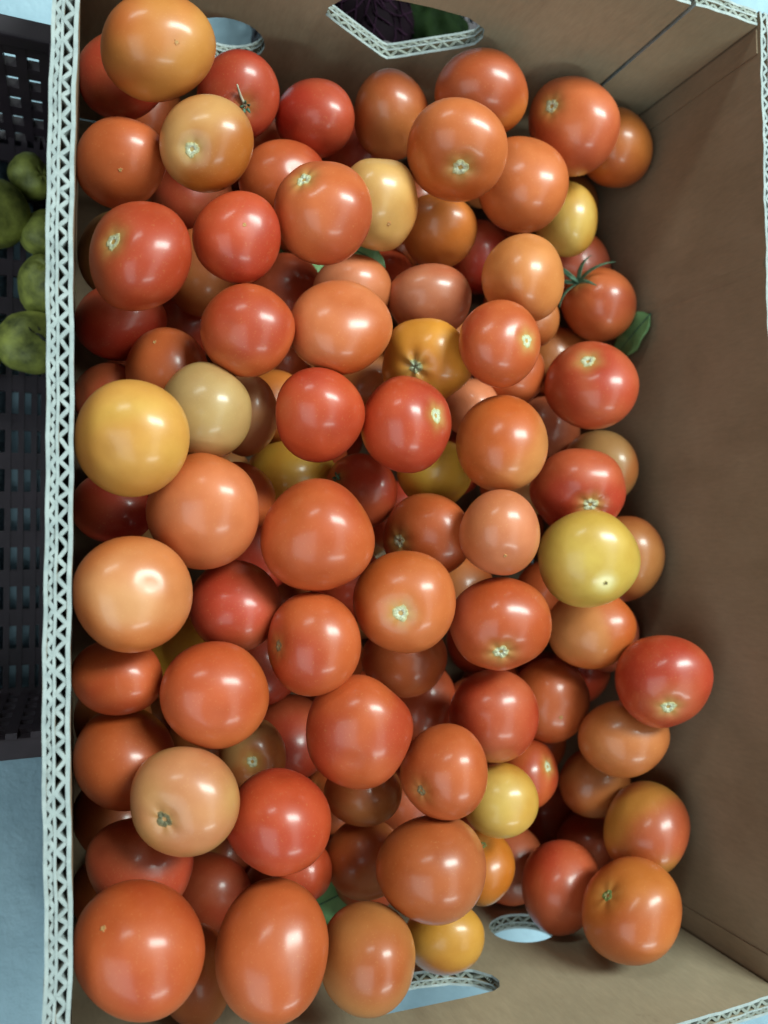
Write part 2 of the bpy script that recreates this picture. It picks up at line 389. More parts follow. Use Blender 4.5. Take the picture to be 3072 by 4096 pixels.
# ---------------------------------------------------------------- tomatoes
PAL = {'orange2': ((196, 130, 60),
 (190, 104, 45)),
 'tan': ((198, 142, 84),
 (182, 115, 54)),
 'tan2': ((204, 157, 90),
 (198, 130, 58)),
 'tan3': ((176, 130, 78),
 (176, 111, 60)),
 'tan4': ((200, 128, 70),
 (192, 104, 49)),
 'orangered': ((190, 92, 45),
 (176, 82, 37)),
 'red': ((178, 79, 43),
 (192, 94, 49)),
 'red2': ((190, 88, 41),
 (178, 72, 33)),
 'red3': ((188, 72, 35),
 (176, 61, 29)),
 'red4': ((182, 82, 45),
 (176, 66, 35)),
 'darkred': ((176, 68, 39),
 (176, 56, 33)),
 'brownred': ((176, 86, 50),
 (176, 70, 41)),
 'brownorange': ((178, 104, 52),
 (176, 91, 43)),
 'brownorange2': ((184, 118, 62),
 (176, 98, 49)),
 'orange': ((196, 112, 45),
 (182, 92, 39)),
 'orange3': ((196, 104, 52),
 (186, 93, 41)),
 'orange4': ((202, 124, 64),
 (192, 102, 49)),
 'orange5': ((194, 104, 47),
 (188, 89, 41)),
 'yellow': ((202, 167, 74),
 (192, 146, 54)),
 'yellow2': ((202, 163, 80),
 (196, 144, 58)),
 'yellow3': ((214, 169, 60),
 (204, 146, 49)),
 'golden': ((210, 148, 68),
 (208, 159, 70)),
 'golden2': ((204, 146, 56),
 (196, 126, 47)),
 'yellowbrown': ((186, 130, 54),
 (176, 100, 45)),
 'olive': ((180, 144, 92),
 (176, 138, 76)),
 'olivetan': ((188, 144, 82),
 (192, 132, 82)),
 'peach': ((204, 120, 80),
 (194, 111, 68)),
 'peach2': ((204, 114, 68),
 (192, 98, 49)),
 'peachtan': ((208, 146, 96),
 (202, 124, 72)),
 'brownpink': ((180, 107, 74),
 (176, 92, 58)),
 'pinkred': ((192, 94, 68),
 (184, 84, 49)),
 'brownpeach': ((190, 113, 70),
 (178, 96, 52)),
 'deep': ((176, 79, 45),
 (176, 66, 37)),
 'lobed': ((216, 144, 49),
 (206, 122, 43))}
NT,NP=30,48
def shape_at(par,TH,FI):
    n,amp,flat,dim,bump,ph,b1,b2,b3,b4=par
    st,ct=np.sin(TH),np.cos(TH)
    x0,y0,z0=st*np.cos(FI),st*np.sin(FI),ct
    rr=1+amp*np.cos(n*FI+ph)*np.abs(st)**1.5*(0.55+0.45*ct)
    rr=rr+bump*(np.sin(2.1*x0+b1)*np.sin(1.7*y0+b2)+0.8*np.sin(2.6*z0+1.3*x0+b3)*np.sin(2.2*y0+b4))
    # shallow shoulder hollow round the stem, slight pucker at the blossom end
    z=flat*rr*ct-dim*np.exp(-(TH/0.30)**2)*(1-0.5*min(1,amp*14)*np.cos(n*FI+ph))
    z=z+0.35*dim*np.exp(-((np.pi-TH)/0.20)**2)
    return np.stack([rr*x0,rr*y0,z],-1)
def base_shape(par,nt=NT,npn=NP):
    TH,FI=np.meshgrid(np.linspace(0,np.pi,nt+1),np.arange(npn)/npn*2*np.pi,indexing='ij')
    return shape_at(par,TH,FI)

TH, FI = np.meshgrid(np.linspace(0, np.pi, NT+1), np.arange(NP)/NP*2*np.pi, indexing='ij')
HALO = np.array(lin((196, 172, 96)))
def grid_faces(nt, npn):
    f = []
    for i in range(nt):
        for j in range(npn):
            a, b, c, d = i*npn+j, i*npn+(j+1) % npn, (i+1)*npn+(j+1) % npn, (i+1)*npn+j
            f.append((a, d, c, b))
    return f
FACES = grid_faces(NT-2, NP)
def tomato_mesh(par, Lm, col, mark, seed):
    rg = np.random.default_rng(seed)
    P = shape_at(par, TH, FI)
    ca, cb = (np.array(lin(c)) for c in PAL[col]); cb = np.maximum(ca+1.6*(cb-ca), 0.012)
    d = np.stack([np.sin(TH)*np.cos(FI), np.sin(TH)*np.sin(FI), np.cos(TH)], -1)
    k = rg.normal(size=(6, 3))*np.array([1.2, 1.2, 1.2, 2.4, 2.4, 4.0])[:, None]; ph = rg.uniform(0, 6.28, 6)
    w = sum(np.sin(d@k[i]+ph[i])*(1.0, 0.9, 0.8, 0.5, 0.5, 0.3)[i] for i in range(6))
    w = 1/(1+np.exp(-1.9*(w - 0.15 + 0.5*d[..., 2])))
    colr = ca*(1-w[..., None]) + cb*w[..., None]
    hs = 0.35
    if mark and not mark.startswith('tip'): hs = 0.75 if mark in ('scar', 'lobed') else 0.35
    streak = 0.92+0.08*np.cos(5*FI+par[5])
    hw = (hs*np.exp(-(TH/(0.26*streak))**2))[..., None]
    colr = colr*(1-hw)+HALO*hw
    if mark == 'tipdark':
        hw = (0.75*np.exp(-((np.pi-TH)/0.20)**4))[..., None]; colr = colr*(1-hw)+np.array(lin((228, 214, 150)))*hw
    V = [P[0, 0]] + list(P[1:-1].reshape(-1, 3)) + [P[-1, 0]]
    CC = [colr[0, 0]] + list(colr[1:-1].reshape(-1, 3)) + [colr[-1, 0]]
    n = len(V)
    F = [tuple(v+1 for v in f) for f in FACES]
    for j in range(NP):
        F.append((0, 1+j, 1+(j+1) % NP)); b = 1+(NT-2)*NP
        F.append((n-1, b+(j+1) % NP, b+j))
    V = np.array(V)@Lm.T
    me = mesh('tomato', V, F, True)
    at = me.attributes.new('skin', 'FLOAT_COLOR', 'POINT')
    at.data.foreach_set('color', np.column_stack([np.array(CC), np.ones(n)]).astype(np.float32).ravel())
    me.materials.append(M_SKIN)
    return me
MARKS = {  # size (radians from the pole), rays, colours from centre outwards
    'scar': (0.165, 0.10, [(150,150,122),(206,208,184),(200,198,160),(188,168,104)]),
    'lobed': (0.165, 0.10, [(120,124,96),(186,196,166),(180,186,144),(190,160,84)]),
    'scargreen': (0.120, 0.10, [(150,140,100),(170,160,110),(120,140,70),(130,140,80)]),
    'scardark': (0.17, 0.12, [(84,80,60),(120,114,84),(104,98,70),(150,120,72)]),
    'scarbrown': (0.120, 0.12, [(120,100,70),(160,140,100),(130,110,74),(150,100,60)]),
    'tip': (0.050, 0.45, [(160,116,70),(196,150,96),(194,136,80),(190,112,62)]),
    'tipdark': (0.050, 0.25, [(80,70,44),(120,104,66),(180,160,100),(220,206,146)]),
}
def pole_patch(par, Lm, parent, mark, seed):
    size, ray, cols = MARKS[mark]; rg = np.random.default_rng(seed)
    bottom = mark.startswith('tip'); nr, ns = 9, 30
    fi = np.arange(ns)/ns*2*np.pi
    irr = 1 + ray*0.5*np.cos(5*fi+rg.uniform(0, 6)) + 0.10*np.sin(3*fi+rg.uniform(0, 6)) + 0.06*rg.normal(size=ns)
    V = []; K = []; cl = [np.array(lin(c)) for c in cols]
    for i in range(nr+1):
        q = i/nr; th = np.maximum(size*q*(irr*q+1-q), 1e-4)
        p = shape_at(par, (np.pi-th) if bottom else th, fi)
        # corky crown: proud ring, sunken middle, edge tucked into the skin
        lift = 0.003 + 0.010*np.sin(np.pi*min(1, q*1.05))*(1+0.2*rg.normal(size=ns)) - 0.022*(q < 0.3)
        if bottom: lift = 0.004 + 0.006*np.sin(np.pi*q)*np.ones(ns)
        if i == nr: lift = -0.012*np.ones(ns)
        p[..., 2] += (-lift if bottom else lift)
        f = q*(len(cl)-1); a = int(min(f, len(cl)-2)); cc = cl[a]+(cl[a+1]-cl[a])*(f-a)
        V.append(p); K.append(np.tile(cc, (ns, 1))*rg.uniform(0.93, 1.06, (ns, 1)))
    V = np.concatenate(V)@Lm.T; K = np.concatenate(K)
    F = grid_faces(nr, ns)
    if bottom: F = [tuple(reversed(f)) for f in F]
    me = mesh('stem_scar', V, F, True)
    at = me.attributes.new('scar', 'FLOAT_COLOR', 'POINT')
    at.data.foreach_set('color', np.column_stack([K, np.ones(len(K))]).astype(np.float32).ravel())
    return obj('blossom_scar' if bottom else 'stem_scar', me, parent, [M_SCAR])
def sepal(Lm, base, ang, length, width, lift, curl, n=7):
    """one tapering curved sepal as a thin solid strip, in unit tomato space"""
    V = []; F = []
    ca, sa = math.cos(ang), math.sin(ang); t = 0.012
    for i in range(n+1):
        q = i/n; rr = 0.05+length*q; w = width*(1-q)**0.7*(0.6+0.4*math.sin(min(1, q*3)*1.57))+0.004
        z = base + lift*math.sin(q*math.pi*0.6) - curl*q*q
        for sg in (-1, 1):
            for tt in (0, t):
                V.append((rr*ca - sg*w*sa, rr*sa + sg*w*ca, z+tt+0.35*w))
        V.append((rr*ca, rr*sa, z+t*1.0))
    for i in range(n):
        a = i*5; b = a+5
        F += [(a+1, b+1, b+4, a+4), (a+4, b+4, b+3, a+3), (a, a+2, b+2, b), (a, b, b+1, a+1), (a+2, a+3, b+3, b+2)]
    return (np.array(V)@Lm.T), F
def calyx(par, Lm, parent, kind, seed):
    rg = np.random.default_rng(seed); base = float(shape_at(par, np.array([0.06]), np.array([0.0]))[0, 2])
    full = kind == 'calyx'; n = 6 if full else 5
    root = None
    for i in range(n):
        ln = rg.uniform(0.75, 1.05) if full else rg.uniform(0.06, 0.12)
        V, F = sepal(Lm, base+0.03, i*2*math.pi/n+rg.uniform(-.2, .2), ln, 0.085 if full else 0.04, rg.uniform(0.15, 0.42) if full else 0.06, rg.uniform(0.0, 0.30) if full else 0.0)
        me = mesh('sepal', V, F, True)
        if root is None: root = obj('calyx', me, parent, [M_CALYX])
        else: obj('sepal', me, root, [M_CALYX])
    r = float(np.linalg.norm(Lm[:, 0]))
    up = {'calyx': 0.30, 'stub': 0.16, 'stalk': 0.45}[kind]
    side = {'calyx': 0.05, 'stub': 0.05, 'stalk': -0.05}[kind]
    mb = MB(); pts = []
    for i in range(6):
        q = i/5; pt = Lm@np.array([side*math.sin(q*2), 0.06*q*q, base+up*q])
        if kind == 'stalk': pt = pt + r*q*np.array([-0.22, 0.50, 0.10])
        pts.append(pt)
    mb.tube(pts, [r*(0.045-0.012*i/5) if kind != 'stalk' else r*(0.045-0.025*i/5) for i in range(6)])
    mb.build('stalk', root, [M_STALK if kind == 'stalk' else M_CALYX], True)
def tomato(row, seed, label=None, group='tomatoes heaped in the cardboard box'):
    loc, lm, par, col, mark = row[:5]
    Lm = np.array(lm).reshape(3, 3)
    o = obj('tomato', tomato_mesh(par, Lm, col, mark, seed)); o.location = loc
    tag(o, label or row[5], 'tomato', group)
    if mark in MARKS: pole_patch(par, Lm, o, mark, seed)
    elif mark: calyx(par, Lm, o, mark, seed)
    return o
TOMATOES = [
((0.0372,0.2512,0.2432),(-0.02295,-0.01276,-0.00791,-0.01673,0.01619,0.00842,-0.0009,0.01005,-0.02355),(5,0.01,0.875,0.057,0.036,5.486,0.033,5.157,5.006,2.939),'orange2','tip','big orange tomato with a star-shaped blossom scar, topmost against the back of the left wall'),
((0.0239,0.2706,0.1817),(0.00976,0.02344,-0.00204,0.02299,-0.0046,0.00196,0.0016,0.00022,-0.02402),(6,0.01,0.836,0.066,0.04,3.169,3.476,6.252,4.978,3.907),'brownred','','dark red tomato mostly hidden behind the big orange one in the left back corner'),
((0.0908,0.275,0.1773),(0.01981,-0.01478,0.00138,0.01225,0.01308,-0.01732,0.01019,0.01439,0.01774),(4,0.008,0.83,0.105,0.032,2.321,0.023,5.213,0.97,1.681),'darkred','stalk','dark red tomato with a thin pale dried stalk, beside the small round hole'),
((0.0618,0.2099,0.2402),(0.01944,-0.00507,-0.0113,0.00162,0.01909,-0.01328,0.01404,0.01055,0.0156),(4,0.007,0.906,0.112,0.046,4.658,0.575,3.398,3.189,5.472),'tan','scar','tan orange tomato with a large green stem scar, just below the topmost orange one'),
((0.0215,0.2048,0.2131),(-0.00533,0.02182,0.00088,0.01739,0.00783,0.01274,0.01183,0.00557,-0.01862),(4,0.015,0.843,0.063,0.036,0.943,5.127,2.383,6.147,3.705),'orangered','tip','orange-red tomato touching the left rim, left of the tan tomato with green scar'),
((0.1399,0.2729,0.1731),(0.00537,0.01187,0.02251,0.00388,-0.01999,0.01215,0.02437,0.00248,-0.00482),(4,0.008,0.873,0.083,0.031,2.765,1.504,2.528,0.607,6.078),'darkred','','shaded dark red tomato in the back row with one small highlight below its middle'),
((0.1924,0.288,0.1709),(0.0044,0.02544,-0.00109,0.01274,-0.00271,0.02475,0.02316,-0.00628,-0.01169),(5,0.003,0.868,0.093,0.044,1.134,5.552,4.029,3.578,2.363),'brownorange','','brownish orange egg-shaped tomato in the back row under the point of the handle hole'),
((0.2437,0.297,0.2003),(0.01539,0.02572,0.00116,0.00645,-0.0072,0.027,0.02281,-0.0133,-0.01061),(4,0.006,0.839,0.057,0.038,0.191,0.772,6.074,4.131,2.689),'orange','','orange tomato pressed against the back wall just right below the handle hole'),
((0.3177,0.2916,0.1984),(0.00997,-0.00675,-0.03162,0.02061,0.02403,0.00554,0.01849,-0.02249,0.01086),(6,0.008,0.871,0.096,0.05,5.71,0.949,5.862,0.033,4.729),'red','scar','large red tomato leaning on the back wall below the groove of the cardboard'),
((0.3738,0.2969,0.173),(-0.00326,0.02546,-0.0136,0.02743,0.00416,0.00547,0.00496,-0.01241,-0.02429),(5,0.009,0.897,0.073,0.052,0.09,3.947,4.98,3.222,4.558),'orange','','small orange tomato wedged into the right back corner of the box'),
((0.2084,0.236,0.234),(-0.02859,-0.00985,-0.00668,0.01007,-0.0141,-0.02252,0.00249,-0.02363,0.01768),(4,0.015,0.822,0.099,0.037,1.705,5.979,2.791,6.157,3.237),'orange3','scar','orange tomato with pale stem scar low on its front, overlapping two in the back row'),
((0.2741,0.2422,0.2002),(-0.01281,-0.01375,0.02706,-0.02684,0.01252,-0.01116,-0.00284,-0.02643,-0.01543),(6,0.004,0.863,0.086,0.045,2.679,5.515,2.585,5.795,0.432),'orange3','','plain orange tomato touching the right side of the scarred orange one near the back'),
((0.3378,0.2454,0.1593),(-0.01042,0.00032,0.02556,-0.02039,0.01494,-0.01454,-0.00976,-0.02313,-0.0062),(6,0.003,0.813,0.08,0.047,1.926,6.037,2.925,3.944,3.989),'yellow2','','small pale yellow tomato above the dried green calyx near the right wall'),
((0.3747,0.2806,0.1102),(-0.01776,-0.02028,-0.00221,-0.01622,0.01637,0.01091,-0.00536,0.00677,-0.02387),(5,0.02,0.83,0.064,0.044,0.245,3.708,1.043,4.257,0.132),'brownorange','','dim brown tomato behind the small pale yellow one at the right wall'),
((0.1183,0.2297,0.1751),(-0.02438,-0.0125,-0.00279,-0.01243,0.01989,0.00035,0.00085,-0.00054,-0.02529),(4,0.006,0.839,0.092,0.031,0.168,4.087,1.348,3.54,5.933),'red2','','bright red tomato half hidden behind the larger red one, right of the tan one'),
((0.1245,0.1847,0.238),(-0.01117,-0.0165,-0.01892,0.01431,-0.02135,0.01209,-0.0211,-0.00436,0.01747),(6,0.015,0.879,0.089,0.03,4.16,5.216,2.367,2.334,3.388),'red','scar','large red tomato with its stem scar turned away at its upper left edge'),
((0.1693,0.2098,0.2042),(-0.0003,-0.02578,-0.00141,-0.01918,-0.00042,0.02006,-0.01982,0.00219,-0.01784),(6,0.033,0.826,0.052,0.05,3.636,1.882,0.487,4.793,0.823),'tan2','tip','upright tan-yellow tomato with a brown blossom dot between red and orange ones'),
((0.2289,0.2163,0.1673),(-0.0094,-0.02534,-0.00091,-0.00816,0.00429,0.02603,-0.02298,0.00991,-0.00939),(5,0.006,0.816,0.059,0.055,1.691,1.924,5.23,3.893,1.175),'orange','','orange tomato tucked under the scarred orange one, right of the upright tan one'),
((0.2568,0.1672,0.2272),(0.01833,0.01791,-0.00134,0.0145,-0.01505,-0.02055,-0.01425,0.01048,-0.02067),(5,0.016,0.877,0.094,0.053,4.88,2.481,4.027,1.158,4.77),'orange4','','light orange tomato left of the green calyx with a long pale sheen'),
((0.3017,0.2334,0.0923),(-0.01488,0.02234,-0.00313,0.02421,0.01619,0.00151,0.00438,-0.00234,-0.02744),(6,0.012,0.901,0.072,0.044,4.532,2.396,5.216,5.774,2.433),'darkred','','deep dark red tomato in the gap left of the light orange one by the calyx'),
((0.0296,0.1464,0.2439),(-0.0084,0.01637,-0.01821,-0.02525,-0.00759,0.00053,-0.00562,0.01848,0.01771),(6,0.004,0.818,0.116,0.06,0.577,6.204,0.733,1.11,3.611),'red2','scar','red lopsided tomato with a small stem scar on its left shoulder, near left rim'),
((0.0784,0.1641,0.2387),(0.0013,0.02213,0.00111,0.02286,0.00049,0.00061,0.00116,0.00166,-0.02266),(6,0.006,0.854,0.056,0.055,1.364,4.83,0.425,2.973,0.204),'red3','tip','round deep red tomato with a blossom dimple, right of the lopsided red one'),
((0.0235,0.1802,0.1468),(-0.00791,0.01378,0.0186,0.02195,0.00085,0.01368,0.00691,0.02148,-0.01123),(5,0.007,0.838,0.074,0.028,6.251,5.581,5.755,1.548,2.475),'tan3','','dim tan tomato squeezed between the left rim and the lopsided red tomato'),
((0.074,0.1749,0.1504),(0.01396,0.01884,0.00825,0.02227,-0.01545,0.00058,0.00607,0.00628,-0.02468),(6,0,0.858,0.083,0.035,3.309,1.777,3.241,3.947,3.367),'brownorange','','dim brown-orange tomato in the dark gap below the lopsided and deep red pair'),
((0.0243,0.1331,0.169),(0.0065,0.00695,0.02587,0.01318,-0.01653,0.0033,0.01764,0.01446,-0.00737),(4,0.017,0.918,0.095,0.033,3.181,3.124,5.746,0.255,1.98),'darkred','','dusky red tomato at the left rim under the lopsided red one'),
((0.0703,0.1556,0.1025),(0.02394,0.00794,-0.00775,0.00809,-0.02504,-0.00708,-0.00891,0.00371,-0.02514),(4,0.005,0.856,0.086,0.053,4.78,4.444,5.336,4.28,4.62),'deep','','nearly black-red tomato deep in the gap right of the dusky red one'),
((0.0824,0.1159,0.2387),(0.01822,0.00577,0.01576,0.00483,-0.02264,0.00331,0.01585,0.00104,-0.01808),(5,0.016,0.84,0.077,0.029,6.063,3.613,5.047,1.77,5.035),'red2','','round orange-red tomato left of the flattened peach one, over a dark gap'),
((0.1338,0.1233,0.2367),(-0.00989,-0.0267,-0.00272,-0.02185,0.00675,-0.01515,0.01459,-0.0042,-0.02394),(4,0.016,0.852,0.084,0.053,2.104,4.205,1.313,3.465,4.83),'peach2','','broad flattened peach-orange tomato near the middle of the back half'),
((0.1649,0.167,0.1711),(0.00954,0.02272,-0.00793,0.01234,0.00149,0.02071,0.019,-0.01142,-0.0114),(4,0.006,0.871,0.091,0.032,2.853,4.712,4.442,3.476,5.068),'peach','','peach-red tomato peeking out behind the broad flattened peach-orange one'),
((0.2126,0.1628,0.1842),(0.02124,0.01731,0.00023,0.0092,-0.01303,0.01793,0.01256,-0.01308,-0.01819),(4,0.003,0.881,0.072,0.044,2.487,4.674,2.389,2.93,4.744),'brownpink','','wide brownish pink tomato behind the grooved orange one'),
((0.2003,0.1166,0.2037),(-0.00495,-0.02161,-0.01729,0.02516,0.00227,-0.00878,0.0076,-0.01785,0.0194),(5,0.05,0.846,0.12,0.051,2.809,4.477,0.216,2.448,5.403),'lobed','lobed','yellow-orange tomato with deep grooves running into its stem scar'),
((0.1744,0.0737,0.2343),(0.00352,-0.02459,0.01168,0.02741,0.00388,0.00203,-0.00302,0.01143,0.02499),(6,0.007,0.87,0.103,0.048,3.665,2.642,1.152,1.838,1.84),'red3','scar','bright red tomato with a white-green scar on its right side, below the grooved one'),
((0.2292,0.12,0.2452),(-0.00476,-0.02395,0.0077,0.02438,-0.00427,-0.00176,0.0021,0.00707,0.02399),(4,0.006,0.852,0.089,0.045,5.953,5.583,2.368,1.676,5.554),'red2','scar','red tomato with pale scar on its right edge, below the light orange one'),
((0.2875,0.1257,0.1614),(0.02163,0.00203,-0.01774,0.01016,-0.01561,0.01523,-0.00961,-0.01775,-0.01658),(5,0.006,0.859,0.059,0.054,1.965,3.106,1.244,2.639,5.2),'orangered','','orange-red tomato hidden under the red tomato with a right-edge scar'),
((0.3066,0.1661,0.1588),(-0.0143,-0.01462,-0.00142,-0.01473,0.01465,-0.00178,0.00233,-0,-0.02047),(4,0.012,0.892,0.089,0.04,0.392,4.289,1.546,4.04,2.365),'brownorange','','sliver of brown-orange tomato right of the red one with a right-edge scar'),
((0.3655,0.1836,0.1592),(-0.00001,-0.01521,-0.02543,0.0158,-0.01798,0.0142,-0.02465,-0.0121,0.00642),(6,0.006,0.863,0.08,0.057,1.816,1.922,1.61,0.424,2.656),'red','calyx','red tomato wearing a dried green star calyx, near the right wall'),
((0.3741,0.2257,0.124),(-0.02612,-0.00606,0.00482,-0.00436,0.02689,0.00032,-0.00408,-0.00146,-0.02625),(6,0.007,0.893,0.061,0.036,4.825,3.065,5.798,4.122,3.899),'pinkred','','small pinkish red tomato behind the dried calyx under the pale yellow one'),
((0.3295,0.1126,0.1962),(-0.01709,-0.02009,-0.01811,0.01267,-0.02442,0.01743,-0.02424,0.00301,0.02042),(4,0.01,0.831,0.094,0.031,2.772,4.018,0.852,0.867,1.091),'red4','scar','wide red tomato with pale scar on top, beside the leaf at right'),
((0.354,0.1467,0.1224),(-0.02608,0.00978,-0.00701,0.00978,0.0258,0.00995,0.00962,0.00485,-0.02614),(4,0.006,0.834,0.063,0.031,2.979,0.095,2.877,1.023,1.693),'brownorange','','dark orange tomato in the gap left of the wide red one by the leaf'),
((0.2377,0.0649,0.2307),(0.01491,0.02295,0.00567,0.02018,-0.00646,-0.02403,-0.01715,0.0135,-0.01931),(4,0.009,0.849,0.089,0.031,5.802,5.611,4.197,0.311,4.166),'tan4','','large tan-orange tomato with a tiny nick at its right edge, mid right'),
((0.2522,0.098,0.1648),(0.01052,0.00768,0.018,0.0146,0.00802,-0.01383,-0.01198,0.0182,-0.00065),(5,0.021,0.88,0.094,0.045,2.108,3.221,0.117,4.548,4.358),'peach','','peach tomato glinting between the grooved orange and large tan-orange ones'),
((0.3442,0.0916,0.1213),(-0.007,0.02534,-0.00013,0.02745,0.00774,0.00485,0.00533,-0.00015,-0.02639),(5,0.013,0.822,0.074,0.056,1.748,5.643,4.273,5.36,2.532),'brownpink','','dim purplish red tomato behind the large tan-orange one on the right'),
((0.3627,0.0603,0.1614),(0.00174,0.00146,0.03041,0.02769,-0.00181,-0.00306,0.00029,0.02989,0.00009),(4,0.001,0.817,0.064,0.035,5.898,1.686,4.411,0.814,5.118),'tan3','','dull tan tomato behind the red one above the bright yellow tomato'),
((0.3188,0.0387,0.1954),(0.03023,0.00769,-0.0086,-0.00923,0.0253,-0.01167,0.00592,0.01497,0.02743),(6,0.022,0.876,0.089,0.049,4.386,2.433,0.166,6.047,4.481),'red4','scar','red tomato whose stem scar just meets the bright yellow tomato'),
((0.2991,-0.0053,0.2311),(-0.01946,0.02489,0.00555,0.02407,0.01291,0.01685,0.00992,0.0139,-0.0272),(5,0.005,0.825,0.065,0.054,2.814,1.809,1.918,0.484,1.378),'yellow','tipdark','bright yellow tomato with a pale ring and dark dot at its blossom end'),
((0.3718,-0.0074,0.1777),(-0.01233,0.0139,0.02317,0.01494,-0.01866,0.0238,0.02511,0.01645,0.00061),(4,0.019,0.833,0.059,0.041,1.346,4.639,5.793,1.714,3.594),'brownorange2','','tan-brown tomato sticking out right behind the bright yellow one'),
((0.3304,-0.0546,0.1899),(0.01619,0.00402,0.02447,0.00984,-0.02589,-0.00029,0.02347,0.00738,-0.01544),(5,0.024,0.863,0.059,0.034,5.103,2.949,2.846,6.083,2.009),'tan4','','peach-tan tomato in the shadow right under the bright yellow one'),
((0.3767,-0.0664,0.1519),(0.00278,0.01939,0.0127,0.01013,-0.01468,0.02292,0.02154,-0.00062,-0.0101),(6,0.003,0.896,0.064,0.045,3.083,1.042,3.888,5.131,0.848),'pinkred','','sliver of red tomato right of the peach-tan one, by the right wall'),
((0.3554,-0.0852,0.232),(0.00801,-0.02525,-0.01441,0.02161,0.01505,-0.01624,0.02041,-0.00507,0.02146),(6,0.01,0.856,0.079,0.042,3.291,4.682,2.749,0.886,2.221),'red4','scar','rightmost red tomato standing proud by the right wall with a pale scar below'),
((0.351,-0.1282,0.1975),(-0.02451,0.00837,-0.01703,0.00897,0.02351,-0.00499,0.01187,-0.00593,-0.02617),(4,0.006,0.918,0.061,0.052,1.953,4.907,0.08,5.472,1.019),'brownorange','','brown-red tomato right under the rightmost red one'),
((0.3635,-0.1744,0.1493),(0.01734,-0.0202,-0.01187,-0.02001,-0.01597,-0.0027,-0.00506,0.00809,-0.0265),(6,0.014,0.806,0.075,0.037,3.685,1.764,0.213,2.079,4.743),'brownorange','','dim brown tomato at the edge of the dark hollow near the right wall'),
((0.366,-0.1917,0.1999),(-0.02137,-0.01304,0.01662,-0.02127,-0.00275,-0.02375,0.01147,-0.02543,-0.00871),(4,0.033,0.837,0.066,0.03,2.75,3.784,5.876,0.916,4.474),'yellowbrown','','mottled yellow-brown tall tomato in the lower right against the right wall'),
((0.3283,-0.2273,0.2293),(0.02016,-0.0007,-0.02509,0.02532,0.00344,0.01734,0.00423,-0.03009,0.00384),(5,0.014,0.913,0.101,0.028,3.571,2.881,3.542,4.63,4.262),'orange','scargreen','orange tomato with small green scar, resting against the front wall in the right corner'),
((0.3155,-0.2327,0.1724),(-0.01876,0.01896,-0.01399,0.02021,0.01295,-0.01782,-0.00264,-0.01939,-0.02061),(6,0.002,0.92,0.089,0.039,4.919,5.6,6.23,1.671,2.844),'red4','','dark glossy red tomato above the small oval hole, left of the corner one'),
((0.3078,-0.2387,0.118),(-0.01218,-0.02181,0.00787,-0.02418,0.0146,0.00839,-0.00862,-0.00157,-0.02559),(6,0.002,0.913,0.086,0.041,2.815,2.425,2.718,0.878,0.383),'brownred','','brown-red tomato behind the dark glossy one near the small oval hole'),
((0.2599,-0.2139,0.163),(0.01428,-0.01505,-0.00456,0.0113,0.002,0.02246,-0.01607,-0.01395,0.00767),(5,0.003,0.833,0.108,0.038,2.03,3.996,1.172,0.668,4.378),'tan2','scargreen','pale tan tomato with greenish scar under the small yellow one'),
((0.2545,-0.1594,0.1959),(-0.02186,-0.01059,0.00179,-0.01138,0.01992,-0.00294,-0.00101,-0.0026,-0.02333),(5,0.003,0.891,0.057,0.039,3.63,1.591,2.187,3.828,3.705),'yellow2','','small shiny yellow tomato in the lower right part of the heap'),
((0.2983,-0.1575,0.1603),(0.01616,-0.01399,0.00702,0.01387,0.01756,0.01017,-0.0118,-0.00138,0.01921),(5,0.016,0.884,0.086,0.026,0.221,3.454,0.477,1.272,2.093),'red2','scar','red tomato with pale scar on its right edge, behind the small shiny yellow one'),
((0.3731,-0.2257,0.0713),(-0.01038,-0.02357,0.00663,-0.01916,0.0124,0.01656,-0.01627,0.00242,-0.02135),(4,0.009,0.808,0.073,0.033,4.449,0.059,1.539,6.034,5.637),'deep','','almost black tomato in the hollow right of the small shiny yellow one'),
((0.3768,-0.2317,0.1191),(0.01209,0.00882,0.02128,0.00505,0.02198,-0.01251,-0.0224,0.01004,0.00891),(6,0.031,0.84,0.088,0.048,3.436,3.88,0.63,1.635,3.665),'deep','','deep red tomato in the hollow left of the yellow-brown tall one'),
((0.3187,-0.109,0.1553),(-0.02164,0.0192,0.00731,0.02093,0.02136,0.00754,0.00007,0.00989,-0.02835),(4,0.007,0.862,0.051,0.03,4.352,5.1,4.94,2.841,1.112),'orangered','tip','orange-red tomato with a tiny pale blossom point, right of the dark hollow edge'),
((0.247,-0.1044,0.2001),(-0.02541,-0.01491,0.0017,-0.00969,0.02178,0.02349,-0.01005,0.01789,-0.02328),(6,0.007,0.804,0.095,0.034,5.439,2.528,1.955,3.172,0.051),'red4','','large plain rust-red tomato below the pinkish one with a bottom scar'),
((0.2348,-0.0422,0.2316),(0.01995,0.01784,-0.01193,-0.02,0.01368,-0.01677,-0.00536,0.01965,0.02091),(6,0.017,0.919,0.096,0.042,2.734,5.974,5.958,0.785,0.953),'pinkred','scar','wide pinkish red tomato with a pale stem scar at its bottom edge'),
((0.2267,0.011,0.245),(-0.02132,0.00727,0.00608,0.01096,0.01812,0.01559,0.0014,0.0151,-0.01876),(4,0.02,0.849,0.071,0.049,3.618,1.319,5.136,0.088,4.386),'peach','tip','matte peach-pink tomato left of the bright yellow one'),
((0.2005,0.0097,0.2043),(0.00653,0.00656,-0.02827,-0.02363,0.00997,-0.00398,0.00942,0.02596,0.00648),(5,0.017,0.823,0.097,0.028,2.693,4.146,0.356,1.587,0.115),'orangered','scar','orange-red tomato with stem scar at its left edge, left of the peach-pink one'),
